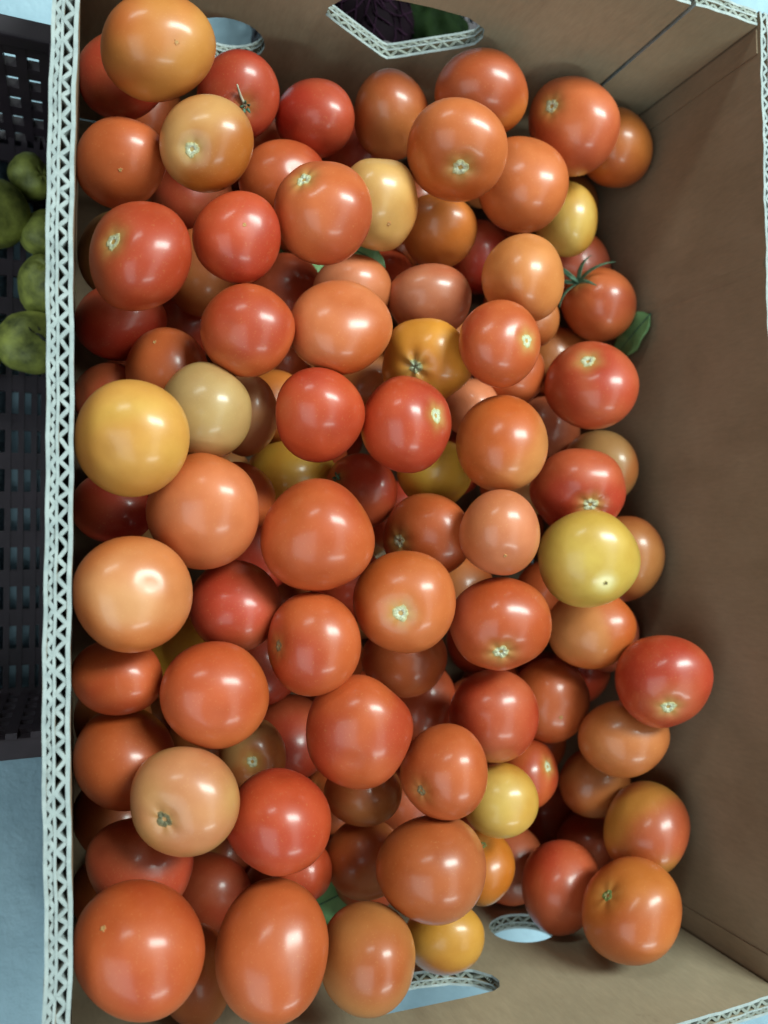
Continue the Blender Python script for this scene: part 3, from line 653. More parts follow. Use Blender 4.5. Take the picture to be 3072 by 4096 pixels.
((0.1712,-0.0273,0.2362),(0.02194,0.01264,-0.01365,-0.01599,0.02285,-0.00494,0.00881,0.01163,0.02459),(6,0.007,0.865,0.095,0.035,4.125,1.087,5.694,6.029,3.096),'orange3','scar','orange tomato with big white-green stem scar facing up, at the heap centre'),
((0.2165,0.05,0.1826),(-0.00841,0.0141,0.01898,0.01155,-0.01339,0.01765,0.02059,0.01437,-0.00124),(6,0.033,0.856,0.088,0.035,4.521,2.098,3.784,5.814,0.341),'yellow3','','golden yellow tomato under the bright red one with a right side scar'),
((0.1687,0.0391,0.1726),(0.00672,0.01189,-0.02198,-0.01095,0.01975,0.00866,0.02195,0.00712,0.00993),(4,0.014,0.842,0.083,0.046,0.613,4.204,6.043,6.159,5.584),'red4','stub','small red tomato with a shrivelled stem stub on its upper left'),
((0.1191,0.0108,0.2412),(0.00326,0.00044,0.03205,0.00071,-0.02946,0.00067,0.03091,0.00059,-0.00234),(4,0.01,0.897,0.064,0.054,5.513,3.906,3.274,1.259,3.262),'red2','','very large glossy red tomato right in the middle of the left half'),
((0.1331,0.049,0.1386),(-0.024,0.00379,-0.02141,0.0037,0.02385,-0.00236,0.01641,-0.00492,-0.02274),(6,0.019,0.896,0.062,0.026,1.656,0.844,1.185,3.663,2.652),'yellow3','','half-hidden yellow tomato behind the very large glossy red one'),
((0.1226,0.0744,0.2368),(0.01305,0.02165,-0.0006,0.01634,-0.01051,0.01718,0.01393,-0.00933,-0.01921),(5,0.003,0.803,0.057,0.06,1.34,0.543,2.964,3.721,1.999),'red3','','squarish red tomato left of the red one with a right side scar'),
((0.1872,0.1172,0.1353),(-0.00629,-0.01791,0.01921,-0.02189,-0.00652,-0.01625,0.01559,-0.01816,-0.01288),(6,0.017,0.851,0.087,0.032,4.017,4.514,3.243,5.484,2.943),'brownorange','','dim tomato sliver under the flattened peach one, above the red pair'),
((0.0955,0.0821,0.1753),(0.01211,-0.00269,0.01486,-0.01742,-0.01465,0.01195,0.00674,-0.01847,-0.01045),(4,0.016,0.912,0.096,0.045,0.464,3.121,0.311,3.447,1.165),'peachtan','','peach-brown tomato mostly hidden behind the olive-tan one'),
((0.0635,0.0748,0.2263),(0.00608,-0.00595,0.0244,-0.02428,-0.00464,0.00832,0.00212,-0.02517,-0.00612),(4,0.02,0.899,0.069,0.044,0.037,2.337,6.033,0.746,5.463),'olive','','olive-tan unripe tomato behind the large golden one by the left rim'),
((0.0478,0.1025,0.1927),(-0.01863,-0.00733,0.00935,-0.01308,0.01725,-0.0122,-0.00317,-0.01446,-0.01826),(4,0.003,0.904,0.056,0.035,2.04,3.713,3.943,5.849,0.08),'orangered','tip','orange-red tomato with a pale star tip behind the olive-tan one'),
((0.0187,0.0907,0.1661),(-0.00501,-0.00938,0.01883,-0.01705,0.00919,0.00087,-0.00856,-0.01571,-0.00986),(6,0.01,0.823,0.089,0.044,3.215,4.774,4.114,1.82,0.547),'brownred','','rust-red tomato at the left rim hidden behind the large golden one'),
((0.0246,0.0554,0.2554),(-0.00308,-0.02116,0.01556,-0.02402,0.00909,0.01014,-0.01342,-0.0127,-0.01974),(5,0.002,0.806,0.079,0.045,5.974,2.123,2.563,3.853,5.567),'golden','','large golden yellow tomato leaning on the left rim'),
((0.0624,0.0224,0.2329),(0.00215,-0.02626,0.01157,-0.02273,0.00506,0.02072,-0.02044,-0.00993,-0.01943),(5,0.027,0.858,0.067,0.03,5.215,1.867,5.322,3.827,3.196),'peach2','','large orange-peach tomato right below the large golden one'),
((0.0224,0.0264,0.1807),(0.00739,0.02121,-0.00636,0.01639,-0.0072,-0.0087,-0.01072,-0.00164,-0.01862),(4,0.007,0.916,0.061,0.054,3.013,0.784,3.131,1.55,2.561),'darkred','','shaded dark red tomato at the left rim between the golden and pale peach ones'),
((0.0905,0.0332,0.1758),(0.00515,0.02145,-0.00333,0.01135,-0.00532,-0.01905,-0.01887,0.00257,-0.01207),(4,0.012,0.919,0.076,0.055,2.505,1.644,3.491,2.01,5.822),'red2','','sliver of red tomato right of the large orange-peach one'),
((0.0263,-0.0162,0.2494),(-0.02348,0.01029,-0.0075,0.01361,0.02375,-0.00527,0.00446,-0.00842,-0.02556),(5,0.014,0.91,0.091,0.053,2.25,0.622,4.568,0.86,2.413),'peachtan','','very large pale peach-tan tomato against the left rim'),
((0.0824,-0.027,0.2089),(0.0174,0.01846,-0.00039,0.00981,-0.00967,-0.02378,-0.01708,0.01526,-0.01305),(6,0.006,0.839,0.093,0.032,0.056,5.59,3.756,4.219,4.604),'brownred','','brownish red tomato right of the very large pale peach-tan one'),
((0.1175,-0.0469,0.2387),(-0.00522,0.00574,-0.02618,-0.02282,-0.01365,0.00104,-0.01328,0.02227,0.00738),(5,0.008,0.874,0.115,0.03,3.349,0.314,5.898,1.077,2.575),'red2','scarbrown','red tall tomato with a brownish scar on its left edge, left of heap centre'),
((0.2007,-0.0697,0.1703),(0.01987,-0.01397,-0.01635,-0.01708,-0.01466,-0.00927,-0.0037,0.01603,-0.02166),(4,0.014,0.866,0.093,0.05,2.181,0.473,4.443,6.107,0.107),'orangered','','orange-red tomato directly under the heap-centre one with the white-green scar'),
((0.2254,-0.1063,0.1337),(0.01552,0.01444,0.01638,0.02437,-0.01215,-0.01047,0.00092,0.01919,-0.01976),(5,0.02,0.818,0.089,0.053,2.16,3.888,5.666,2.256,3.484),'red4','','rust-red tomato lower of the two under the heap-centre scarred one'),
((0.0211,-0.0608,0.2168),(-0.00202,0.01205,0.02263,0.01828,-0.00441,0.00417,0.00768,0.01874,-0.00896),(4,0.015,0.817,0.083,0.051,3.989,5.466,2.049,4.447,1.659),'red2','','wide red tomato at the left rim below the very large pale peach-tan one'),
((0.0611,-0.0643,0.1446),(0.00495,0.0033,0.02736,0.02039,-0.01705,-0.00368,0.01666,0.02118,-0.00511),(4,0.012,0.88,0.059,0.047,3.619,3.876,2.807,1.414,4.559),'yellow3','','yellow-brown sliver of tomato between the wide red and lumpy orange ones'),
((0.0655,-0.0684,0.2419),(0.02042,0.01444,0.00507,0.01434,-0.02299,0.00504,0.00669,-0.00088,-0.02568),(5,0.008,0.893,0.084,0.038,2.023,3.066,3.332,4.361,4.006),'orange5','','lumpy orange tomato with a dent on its right shoulder'),
((0.1431,-0.0943,0.2388),(0.01117,0.02459,0.01378,0.02325,-0.01596,0.0128,0.01736,0.00513,-0.02444),(5,0.028,0.813,0.092,0.06,2.273,3.106,0.74,2.002,1.729),'red2','','large smooth red tomato without marks, lower middle of the heap'),
((0.0257,-0.1043,0.2052),(-0.00504,-0.02488,-0.00475,-0.01902,0.00769,-0.01719,0.01788,-0.00001,-0.01936),(4,0.007,0.89,0.068,0.052,6.232,3.841,5.474,6.181,4.651),'orangered','','orange-red tomato at the left rim behind the tan one with dark scar'),
((0.0994,-0.1189,0.1746),(0.01843,-0.00622,-0.0048,0.00582,0.02045,0.00076,0.00442,-0.0026,0.02012),(4,0.01,0.879,0.079,0.039,4.679,1.188,0.565,2.906,1.473),'tan3','scar','small tan tomato with white stem scar below the lumpy orange one'),
((0.0512,-0.1167,0.2479),(0.01154,-0.01751,-0.01604,0.01734,0.01846,-0.00347,0.01424,-0.00985,0.01943),(5,0.011,0.896,0.117,0.053,4.066,1.175,5.168,4.572,4.69),'olivetan','scardark','large olive-tan tomato with a dark sunken scar at lower left'),
((0.0988,-0.1362,0.2397),(-0.02075,-0.01685,0.00037,-0.00178,0.00428,-0.02751,0.01695,-0.02142,-0.00362),(5,0.017,0.884,0.083,0.043,2.122,2.053,0.976,3.087,2.316),'red3','','large red tomato right of the olive-tan one with dark scar'),
((0.0343,-0.1603,0.2062),(-0.00998,-0.01162,0.02495,-0.01854,-0.0042,-0.01506,0.0082,-0.02425,-0.00523),(4,0.014,0.914,0.086,0.054,3.196,5.009,2.77,2.219,3.176),'brownred','','dusky brown-red tomato under the large olive-tan one by the left rim'),
((0.0294,-0.178,0.2559),(-0.01971,-0.01318,0.01751,-0.01811,0.01054,-0.01989,0.00106,-0.02548,-0.01417),(5,0.009,0.919,0.082,0.03,6.065,5.359,4.064,2.687,1.239),'red2','tip','biggest red tomato in the front left corner with a tiny star tip'),
((0.0937,-0.1964,0.2433),(-0.02279,-0.00528,0.02053,-0.01926,0.01432,-0.01973,-0.00652,-0.02758,-0.01328),(4,0.023,0.813,0.07,0.06,5.801,3.368,6.221,4.527,0.919),'orangered','','long egg-shaped orange-red tomato at the front wall'),
((0.148,-0.2166,0.2367),(-0.00535,0.00524,0.02945,-0.02354,0.01246,-0.00987,-0.01523,-0.02545,0.00438),(4,0.001,0.812,0.056,0.049,1.612,4.902,3.068,3.363,2.871),'brownorange2','','brown-orange tomato beside the long egg-shaped one at the front wall'),
((0.212,-0.2347,0.198),(-0.00568,-0.00305,0.02523,-0.01526,0.01461,-0.00069,-0.0177,-0.01427,-0.00354),(5,0.009,0.887,0.063,0.036,1.769,4.745,6.238,4.29,0.208),'golden2','','golden tomato with a crease above the front handle hole'),
((0.1891,-0.1774,0.2325),(0.00273,0.02387,-0.02429,0.01728,-0.01731,-0.01707,-0.02397,-0.012,-0.01666),(5,0.005,0.902,0.088,0.047,0.419,2.521,4.004,4.319,2.837),'brownpeach','','big brownish peach tomato above the golden one at the front'),
((0.1734,-0.1947,0.1662),(-0.02417,-0.00363,0.00756,-0.00164,0.02441,0.00559,-0.00838,0.00494,-0.02344),(5,0.008,0.853,0.078,0.033,5.391,5.175,2.021,0.154,5.575),'brownorange','','brown tomato in shade left of the big brownish peach one'),
((0.1302,-0.192,0.1714),(0.00296,0.01827,-0.00045,0.00027,-0.00114,-0.02005,-0.01927,0.00291,0.00037),(6,0.042,0.896,0.09,0.041,1.657,3.02,2.106,4.818,5.223),'red3','','red tomato peeking out above the long egg-shaped one'),
((0.1689,-0.1494,0.1753),(0.01025,0.02192,-0.00017,0.00723,-0.0033,-0.02005,-0.01852,0.00959,-0.00933),(5,0.001,0.9,0.059,0.036,2.03,4.547,0.036,1.444,5.63),'brownorange','','brown-orange tomato directly under the large smooth red one'),
((0.1946,-0.1237,0.2354),(-0.0042,0.01099,-0.0233,-0.02049,-0.01646,-0.0068,-0.01723,0.01559,0.01165),(5,0.014,0.854,0.087,0.038,3.888,3.123,1.241,4.994,3.223),'orangered','scarbrown','orange-red tomato with a brown scar at lower left, beside the small shiny yellow one'),
((0.2172,-0.1783,0.133),(-0.01406,0.02377,0.00039,0.02197,0.01209,-0.00241,-0.00251,0.00046,-0.02652),(5,0.014,0.855,0.086,0.053,5.095,4.201,4.529,0.987,4.391),'brownred','','dim rust sliver of tomato above the big brownish peach one'),
((0.0656,-0.2366,0.1782),(0.01044,-0.0062,-0.01982,-0.02323,-0.00923,-0.00742,-0.00419,0.02289,-0.00986),(5,0.003,0.848,0.086,0.051,0.809,4.026,5.264,0.226,1.214),'brownorange','','dark orange tomato in the gap between biggest red and long egg-shaped ones'),
((0.0826,-0.2243,0.1086),(-0.0054,0.01289,0.03091,0.027,0.00066,0.00421,0.00348,0.0279,-0.0097),(5,0.005,0.808,0.079,0.035,2.726,3.251,3.252,1.557,1.664),'deep','','very dark red tomato in the black gap above the biggest red one'),
((0.1322,-0.1216,0.1393),(0.01329,-0.01523,-0.02331,-0.02195,0.00214,-0.01788,0.00962,0.02531,-0.01101),(4,0.005,0.805,0.056,0.057,1.845,3.375,2.249,0.335,5.658),'deep','','dark brown tomato with a cold glint left of the large smooth red one'),
((0.1112,-0.072,0.1411),(0.01021,-0.01898,-0.01832,-0.01853,0.00423,-0.02041,0.01568,0.01997,-0.01127),(4,0.001,0.845,0.082,0.051,4.771,4.241,0.11,1.442,3.232),'deep','','dark tomato in the gap right of the lumpy orange one dent'),
((0.1376,0.1838,0.1042),(-0.00503,-0.02304,-0.01889,-0.02273,0.00951,-0.01454,0.01715,0.01099,-0.02174),(6,0.011,0.818,0.084,0.031,5.537,1.264,4.593,5.267,1.601),'deep','','dark tomato in the gap right above the round orange-red one'),
((0.2614,-0.0276,0.1296),(0.00622,-0.02468,0.00222,-0.00835,-0.00632,-0.03137,0.02485,0.00902,-0.00837),(4,0.02,0.832,0.087,0.03,1.29,3.306,1.963,1.508,2.345),'brownorange','','brown sliver of tomato between the heap-centre and pinkish red ones'),
((0.3114,0.0453,0.1259),(-0.00593,0.0262,-0.00555,0.01966,0.00689,0.01835,0.01818,-0.00046,-0.02053),(4,0.01,0.899,0.074,0.028,6.032,0.051,2.044,1.277,0.086),'tan3','','tan sliver of tomato between the large tan-orange and matte peach-pink ones'),
((0.0246,-0.1554,0.1469),(-0.00887,-0.02244,-0.00176,-0.01609,0.00905,-0.01749,0.01668,-0.00562,-0.01762),(4,0.033,0.912,0.07,0.055,5.921,2.181,0.542,5.45,4.175),'brownorange','','dim brown tomato at the left rim left of the large olive-tan one'),
((0.0233,-0.0977,0.1466),(0.00554,-0.01245,0.02132,-0.01664,-0.01559,-0.00885,0.01792,-0.01284,-0.01124),(5,0.002,0.826,0.056,0.035,5.157,0.601,5.83,5.241,0.898),'brownorange','','dim tomato at the left rim between the wide red and orange-red ones'),
((0.3765,-0.0987,0.1155),(0.01967,0.01078,0.01028,-0.0015,-0.01608,0.02417,0.01262,-0.01843,-0.01142),(6,0.008,0.837,0.066,0.035,1.104,5.68,5.573,2.261,4.353),'deep','','dark red tomato in the gap left of the rightmost red one'),
((0.0706,0.2395,0.1087),(0.00842,-0.02573,-0.00459,-0.02347,-0.0106,0.00407,-0.00505,0.00182,-0.02618),(4,0.017,0.913,0.061,0.049,5.066,5.259,6.123,4.465,6.137),'brownred','','dim red tomato under the tan one with the large green scar'),
((0.1939,0.2924,0.0993),(0.02637,0.0008,0.00348,-0.00363,-0.00896,0.02633,0.00109,-0.02611,-0.00809),(6,0.008,0.81,0.085,0.051,0.107,5.917,1.553,1.835,5.228),'darkred','','dark red sliver of tomato above the upright tan-yellow one'),
((0.1736,-0.0218,0.1361),(0.00131,-0.01065,0.02635,-0.02446,0.00408,0.0043,-0.0064,-0.02477,-0.00858),(6,0.003,0.856,0.088,0.051,2.943,5.63,2.415,4.709,4.018),'red4','','shaded red sliver between the very large glossy and heap-centre tomatoes'),
((0.1186,-0.0002,0.1051),(-0.01489,0.01789,-0.00868,0.01959,0.00856,-0.02265,-0.01067,-0.019,-0.01685),(5,0.008,0.864,0.096,0.057,0.235,5.93,3.338,0.789,5.153),'darkred','','dark red sliver between the large orange-peach and very large glossy ones'),
((0.024,-0.2141,0.1118),(-0.0059,0.01408,-0.02426,0.01649,-0.01559,-0.01163,-0.01912,-0.01749,-0.00625),(5,0.006,0.849,0.065,0.037,0.681,4.808,2.681,3.568,1.787),'brownorange','','dim brown tomato at the left rim above the biggest red one'),
]
BURIED = [
((0.1613,0.0704,0.0908),(0.01948,-0.00527,-0.01625,-0.01708,-0.00601,-0.01853,0,0.02464,-0.008),(4,0.006,0.949,0.09,0.015,0.283,3.051,3.96,2.401,1.382),'red2',''),
((0.1886,0.2083,0.0438),(-0.01386,0.01061,0.01745,0.02042,0.0072,0.01184,0,0.02109,-0.01283),(6,0.006,0.936,0.09,0.02,2.435,3.867,3.171,0.62,5.672),'tan3',''),
((0.2924,-0.0745,0.0928),(0.01004,-0.01201,-0.01841,-0.02198,-0.00549,-0.00841,0,0.02024,-0.01321),(4,0.006,0.907,0.09,0.025,2.951,1.552,4.838,5.197,3.156),'red4',''),
((0.2006,-0.04,0.0817),(-0.01131,0.01254,-0.02104,-0.02449,-0.00579,0.00972,0,0.02318,0.01381),(6,0.006,0.945,0.09,0.024,5.921,2.198,3.492,5.616,4.223),'tan3',''),
((0.1986,-0.1152,0.0547),(-0.01731,-0.01129,-0.01261,-0.01692,0.01155,0.01289,0,0.01803,-0.01615),(4,0.006,0.865,0.09,0.016,3.498,1.19,2.925,4.193,0.529),'red3',''),
((0.0483,0.0154,0.103),(-0.02482,0.00229,-0.00219,-0.00316,-0.01794,0.01715,0,0.01729,0.01809),(4,0.006,0.902,0.09,0.026,1.31,0.035,5.101,4.004,2.115),'tan3',''),
((0.1353,0.2105,0.0443),(0.01675,-0.00943,0.01845,0.02072,0.00762,-0.01492,0,0.02373,0.01212),(5,0.006,0.936,0.09,0.017,0.382,0.554,1.924,3.933,4.429),'brownred',''),
((0.0477,-0.115,0.0843),(-0.01902,0.00742,0.0126,0.01462,0.00965,0.01639,0,0.02067,-0.01217),(6,0.006,0.926,0.09,0.028,1.128,4.039,0.781,1.294,5.82),'tan3',''),
((0.2786,0.0661,0.0885),(-0.02303,0.0008,-0.01459,-0.01461,-0.00127,0.02299,0,0.02723,0.0015),(5,0.006,0.862,0.09,0.021,5.993,4.316,4.179,3.485,2.012),'brownred',''),
((0.2437,-0.057,0.0504),(-0.02605,0.00054,0.00339,0.00343,0.00407,0.02573,0,0.02595,-0.00411),(6,0.006,0.948,0.09,0.024,4.237,0.804,5.075,2.655,3.947),'brownred',''),
((0.3405,-0.0328,0.1233),(-0.01219,0.01807,0.00924,0.0203,0.01085,0.00555,0,0.01078,-0.02108),(5,0.006,0.885,0.09,0.015,4.28,0.733,0.58,3.327,0.417),'red2',''),
((0.2164,0.204,0.097),(0.00196,-0.02173,-0.01391,-0.0258,-0.00165,-0.00106,0,0.01395,-0.0218),(6,0.006,0.885,0.09,0.016,2.313,4.893,5.862,0.968,0.188),'red3',''),
((0.0817,0.0881,0.0735),(0.0093,-0.00268,0.02434,0.02449,0.00102,-0.00924,0,0.02604,0.00287),(4,0.006,0.945,0.09,0.013,0.134,0.106,5.13,3.252,4.364),'orangered',''),
((0.2577,-0.2285,0.0487),(0,0.02658,-0.0018,-0.02627,-0.0003,-0.00443,-0.00444,0.00178,0.02621),(5,0.006,0.87,0.09,0.019,1.225,5.817,4.793,1.787,3.212),'red2',''),
((0.1745,-0.1783,0.0982),(-0.01245,0.00595,-0.02005,-0.02092,-0.00354,0.01194,0,0.02334,0.00692),(5,0.006,0.915,0.09,0.02,5.995,1.37,4.069,0.57,3.414),'orangered',''),
((0.1617,-0.1275,0.0874),(0.00655,0.02096,-0.01192,-0.02411,0.00569,-0.00324,0,0.01235,0.02172),(6,0.006,0.909,0.09,0.021,5.937,3.672,1.386,2.696,4.705),'brownred',''),
((0.127,0.0981,0.1192),(0,0.0249,0.00784,-0.02494,-0.00232,0.00736,0.00772,-0.00749,0.02379),(5,0.006,0.869,0.09,0.014,3.199,2.019,1.129,4.639,3.841),'orange',''),
((0.193,-0.2291,0.116),(-0.02264,0.00057,0.00773,0.00775,0.00166,0.02258,0,0.02386,-0.00175),(6,0.006,0.905,0.09,0.019,3.663,3.582,5.768,3.922,2.208),'red4',''),
((0.2088,0.1349,0.0702),(0.02364,0.0033,-0.00256,-0.00418,0.01869,-0.01448,0,0.0147,0.01898),(6,0.006,0.883,0.09,0.024,0.717,0.224,1.707,3.17,3.961),'orange',''),
((0.1019,-0.2257,0.0499),(-0.02095,0.01161,-0.01048,-0.01564,-0.01556,0.01404,0,0.01752,0.01941),(4,0.006,0.925,0.09,0.017,2.994,5.074,5.571,5.975,2.434),'red4',''),
((0.303,-0.1612,0.0645),(0.01166,-0.01323,0.02104,0.02485,0.00621,-0.00987,0,0.02324,0.01462),(5,0.006,0.911,0.09,0.019,4.184,2.648,3.58,1.181,0.623),'brownorange',''),
((0.3534,0.2596,0.0545),(0,0.02313,-0.00864,0.0241,0.00188,0.00503,0.00537,-0.00843,-0.02257),(5,0.006,0.923,0.09,0.018,6.228,0.672,2.19,5.551,6.08),'red3',''),
((0.1939,0.0878,0.0441),(-0.02225,0.00339,0.00705,0.00782,0.00964,0.02006,0,0.02126,-0.01021),(6,0.006,0.866,0.09,0.026,0.015,0.609,0.664,4.469,3.947),'red2',''),
((0.2924,0.0048,0.0555),(-0.01948,-0.00976,0.01048,0.01432,-0.01328,0.01425,0,0.01769,0.01648),(4,0.006,0.866,0.09,0.022,0.678,3.494,1.601,0.205,4.135),'tan3',''),
((0.1122,-0.079,0.0453),(0,0.02336,0.00866,-0.0247,-0.00112,0.00302,0.00322,-0.00859,0.02316),(6,0.006,0.882,0.09,0.016,2.298,1.507,1.544,5.806,0.515),'tan3',''),
((0.2718,0.1586,0.0854),(-0.02439,-0.004,-0.0086,-0.00948,0.0103,0.02211,0,0.02373,-0.01105),(6,0.006,0.919,0.09,0.021,1.52,1.829,5.823,4.629,4.157),'brownorange',''),
((0.0914,0.1758,0.0459),(-0.01482,0.01214,0.01435,0.0188,0.00958,0.01132,0,0.01828,-0.01547),(6,0.006,0.9,0.09,0.019,5.082,6.276,5.574,4.843,2.804),'brownorange',''),
((0.0607,0.0283,0.0514),(0,0.02437,-0.01097,0.02666,-0.0008,-0.00177,-0.00194,-0.01094,-0.02431),(6,0.006,0.921,0.09,0.027,4.745,1.675,4.147,2.202,5.175),'red2',''),
((0.1303,0.2928,0.0487),(0.00673,-0.00261,-0.0263,-0.02643,-0.00067,-0.0067,0,0.02714,-0.00269),(5,0.006,0.901,0.09,0.023,5.831,5.134,3.602,2.27,1.071),'orangered',''),
((0.3631,0.1747,0.0807),(-0.02048,-0.00246,0.01327,0.0135,-0.00374,0.02014,0,0.02412,0.00448),(5,0.006,0.875,0.09,0.026,4.206,3.294,5.879,0.828,1.947),'red3',''),
((0.1192,0.2942,0.1112),(-0.01666,0.01425,0.00987,0.01733,0.0137,0.00949,0,0.01369,-0.01976),(5,0.006,0.943,0.09,0.014,4.422,4.337,2.263,3.364,5.874),'brownred',''),
((0.3512,0.0163,0.0596),(0.01303,0.0046,0.02188,0.02236,-0.00268,-0.01275,0,0.02533,-0.00533),(5,0.006,0.933,0.09,0.013,6.147,6.095,5.14,5.623,3.866),'red2',''),
((0.3348,-0.1519,0.1077),(0.02377,0.00195,0.01163,0.01179,-0.00393,-0.02345,0,0.02617,-0.00438),(4,0.006,0.93,0.09,0.017,3.219,1.674,1.772,5.505,4.837),'red2',''),
((0.0361,0.1851,0.0708),(-0.02405,-0.00435,-0.00258,-0.00505,0.02069,0.01226,0,0.01252,-0.02115),(4,0.006,0.922,0.09,0.016,4.39,2.38,5.795,4.424,2.027),'brownorange',''),
((0.0374,-0.0262,0.0667),(0,0.02534,-0.00308,0.02539,0.00033,0.00269,0.00271,-0.00306,-0.0252),(6,0.006,0.861,0.09,0.024,0.54,1.73,4.624,1.92,1.795),'brownorange',''),
((0.244,0.2542,0.0484),(0.02176,0.00269,-0.01622,-0.01644,0.00356,-0.02147,0,0.02691,0.00446),(4,0.006,0.947,0.09,0.012,1.984,1.155,5.647,4.715,0.7),'orangered',''),
((0.0421,0.1258,0.0691),(-0.01386,-0.01253,-0.01486,-0.01944,0.00894,0.01059,0,0.01825,-0.01539),(4,0.006,0.917,0.09,0.02,2.908,3.74,0.681,4.99,4.883),'brownred',''),
((0.0455,-0.2146,0.0563),(0.0177,0.01156,0.01687,0.02045,-0.01,-0.0146,0,0.02231,-0.01529),(6,0.006,0.945,0.09,0.024,4.931,2.877,5.508,4.336,2.749),'brownorange',''),
((0.2168,0.0175,0.0442),(-0.00377,0.02209,-0.01173,-0.02501,-0.00333,0.00177,0,0.01186,0.02234),(6,0.006,0.903,0.09,0.021,3.521,5.922,1.261,4.28,2.821),'tan3',''),
((0.3421,-0.0616,0.0492),(-0.00707,-0.02072,-0.0132,-0.02457,0.00597,0.0038,0,0.01373,-0.02157),(4,0.006,0.899,0.09,0.018,5.577,0.565,3.524,2.603,0.951),'brownred',''),
((0.3194,0.0855,0.0553),(0.02117,0.0097,-0.0113,-0.01489,0.01379,-0.01607,0,0.01965,0.01686),(5,0.006,0.884,0.09,0.02,3.46,0.449,5.075,2.377,1.317),'red2',''),
((0.2215,0.026,0.1019),(-0.00914,-0.0121,-0.0212,-0.02441,0.00453,0.00794,0,0.02263,-0.01292),(4,0.006,0.884,0.09,0.023,0.332,5.394,0.036,0.31,2.099),'brownred',''),
((0.2456,-0.1799,0.0885),(0,0.02528,-0.00041,0.02452,0.0001,0.00615,0.00616,-0.0004,-0.02452),(5,0.006,0.93,0.09,0.013,5.506,2.925,6.213,2.016,1.944),'red4',''),
((0.1179,-0.159,0.0884),(-0.00223,0.00292,-0.02725,-0.02741,-0.00024,0.00221,0,0.02734,0.00293),(6,0.006,0.917,0.09,0.017,5.176,4.702,4.73,4.146,1.445),'tan3',''),
((0.2682,0.2013,0.0454),(0.00424,-0.0013,-0.02387,-0.02391,-0.00023,-0.00423,0,0.02424,-0.00132),(6,0.006,0.876,0.09,0.014,3.719,6.126,0.349,2.79,0.567),'tan3',''),
((0.2821,0.2976,0.0526),(-0.02553,-0.00323,0.00516,0.00608,-0.01355,0.02164,0,0.02225,0.01393),(5,0.006,0.923,0.09,0.02,3.6,4.196,5.69,2.729,5.733),'tan3',''),
((0.3171,0.1504,0.0446),(-0.02201,-0.00853,-0.00778,-0.01155,0.01626,0.01484,0,0.01675,-0.01836),(4,0.006,0.941,0.09,0.028,2.967,1.737,2.027,5.662,2.754),'orangered',''),
((0.133,-0.2387,0.0941),(0.00638,-0.01303,0.02118,0.02486,0.00334,-0.00543,0,0.02186,0.01345),(4,0.006,0.941,0.09,0.024,0.089,6.07,2.855,1.13,5.716),'orangered',''),
((0.1674,-0.2328,0.0472),(-0.00068,-0.0167,0.01673,0.02364,-0.00048,0.00048,0,0.01674,0.01671),(5,0.006,0.949,0.09,0.021,0.358,3.371,0.116,6.15,4.183),'red2',''),
((0.2598,-0.1078,0.0641),(0.01867,-0.003,-0.01666,-0.01693,-0.00331,-0.01837,0,0.0248,-0.00447),(5,0.006,0.881,0.09,0.013,5.377,5.579,2.17,2.427,2.532),'red3',''),
((0.1663,-0.076,0.1128),(-0.01895,0.01036,-0.01262,-0.01633,-0.01203,0.01465,0,0.01933,0.01587),(4,0.006,0.914,0.09,0.013,0.453,0.927,3.121,3.943,6.254),'orangered',''),
((0.0419,0.2838,0.1194),(0.00254,-0.01361,0.02215,0.026,0.00133,-0.00216,0,0.02226,0.01367),(6,0.006,0.923,0.09,0.018,4.808,4.575,0.753,5.048,0.586),'orangered',''),
((0.173,0.0201,0.0825),(-0.00095,-0.00885,-0.02305,-0.02469,0.00034,0.00088,0,0.02306,-0.00886),(4,0.006,0.884,0.09,0.025,2.338,0.407,0.671,0.793,3.965),'brownred',''),
((0.2528,0.129,0.1219),(-0.01285,-0.0014,-0.0212,-0.02125,0.00085,0.01282,0,0.02478,-0.00164),(5,0.006,0.884,0.09,0.017,4.119,2.465,6.268,1.988,1.491),'brownorange',''),
((0.2045,-0.1885,0.0416),(-0.00758,-0.01817,-0.01631,-0.02442,0.00564,0.00506,0,0.01708,-0.01903),(6,0.006,0.906,0.09,0.013,2.329,4.837,4.825,0.934,1.906),'red2',''),
((0.0723,0.254,0.0576),(-0.00208,-0.01303,-0.02386,-0.02719,0.001,0.00182,0,0.02393,-0.01307),(4,0.006,0.87,0.09,0.02,4.417,5.955,3.857,5.372,3.334),'tan3',''),
((0.0527,0.0936,0.1244),(-0.01959,-0.00531,0.01356,0.01456,-0.00715,0.01824,0,0.02273,0.0089),(4,0.006,0.93,0.09,0.021,2.408,3.235,3.263,0.063,2.061),'brownred',''),
((0.0963,-0.0514,0.089),(0,0.02689,0.00492,0.02693,0.00085,-0.00462,-0.0047,0.00485,-0.02649),(5,0.006,0.905,0.09,0.018,1.522,5.009,5.79,4.58,1.385),'brownred',''),
((0.1472,0.239,0.1047),(0.02667,0.00017,-0.00242,-0.00243,0.00182,-0.02661,0,0.02672,0.00183),(6,0.006,0.93,0.09,0.019,5.374,3.805,0.048,4.344,3.349),'brownred',''),
((0.1495,-0.044,0.0567),(-0.00303,-0.01336,0.02052,0.02448,-0.00165,0.00254,0,0.02067,0.01346),(4,0.006,0.903,0.09,0.012,0.929,4.275,3.427,4.665,2.603),'orange',''),
((0.1395,0.1364,0.0843),(-0.01751,-0.00682,-0.01622,-0.0176,0.00679,0.01614,0,0.02289,-0.00963),(4,0.006,0.893,0.09,0.019,1.313,6.001,1.453,0.766,4.154),'red2',''),
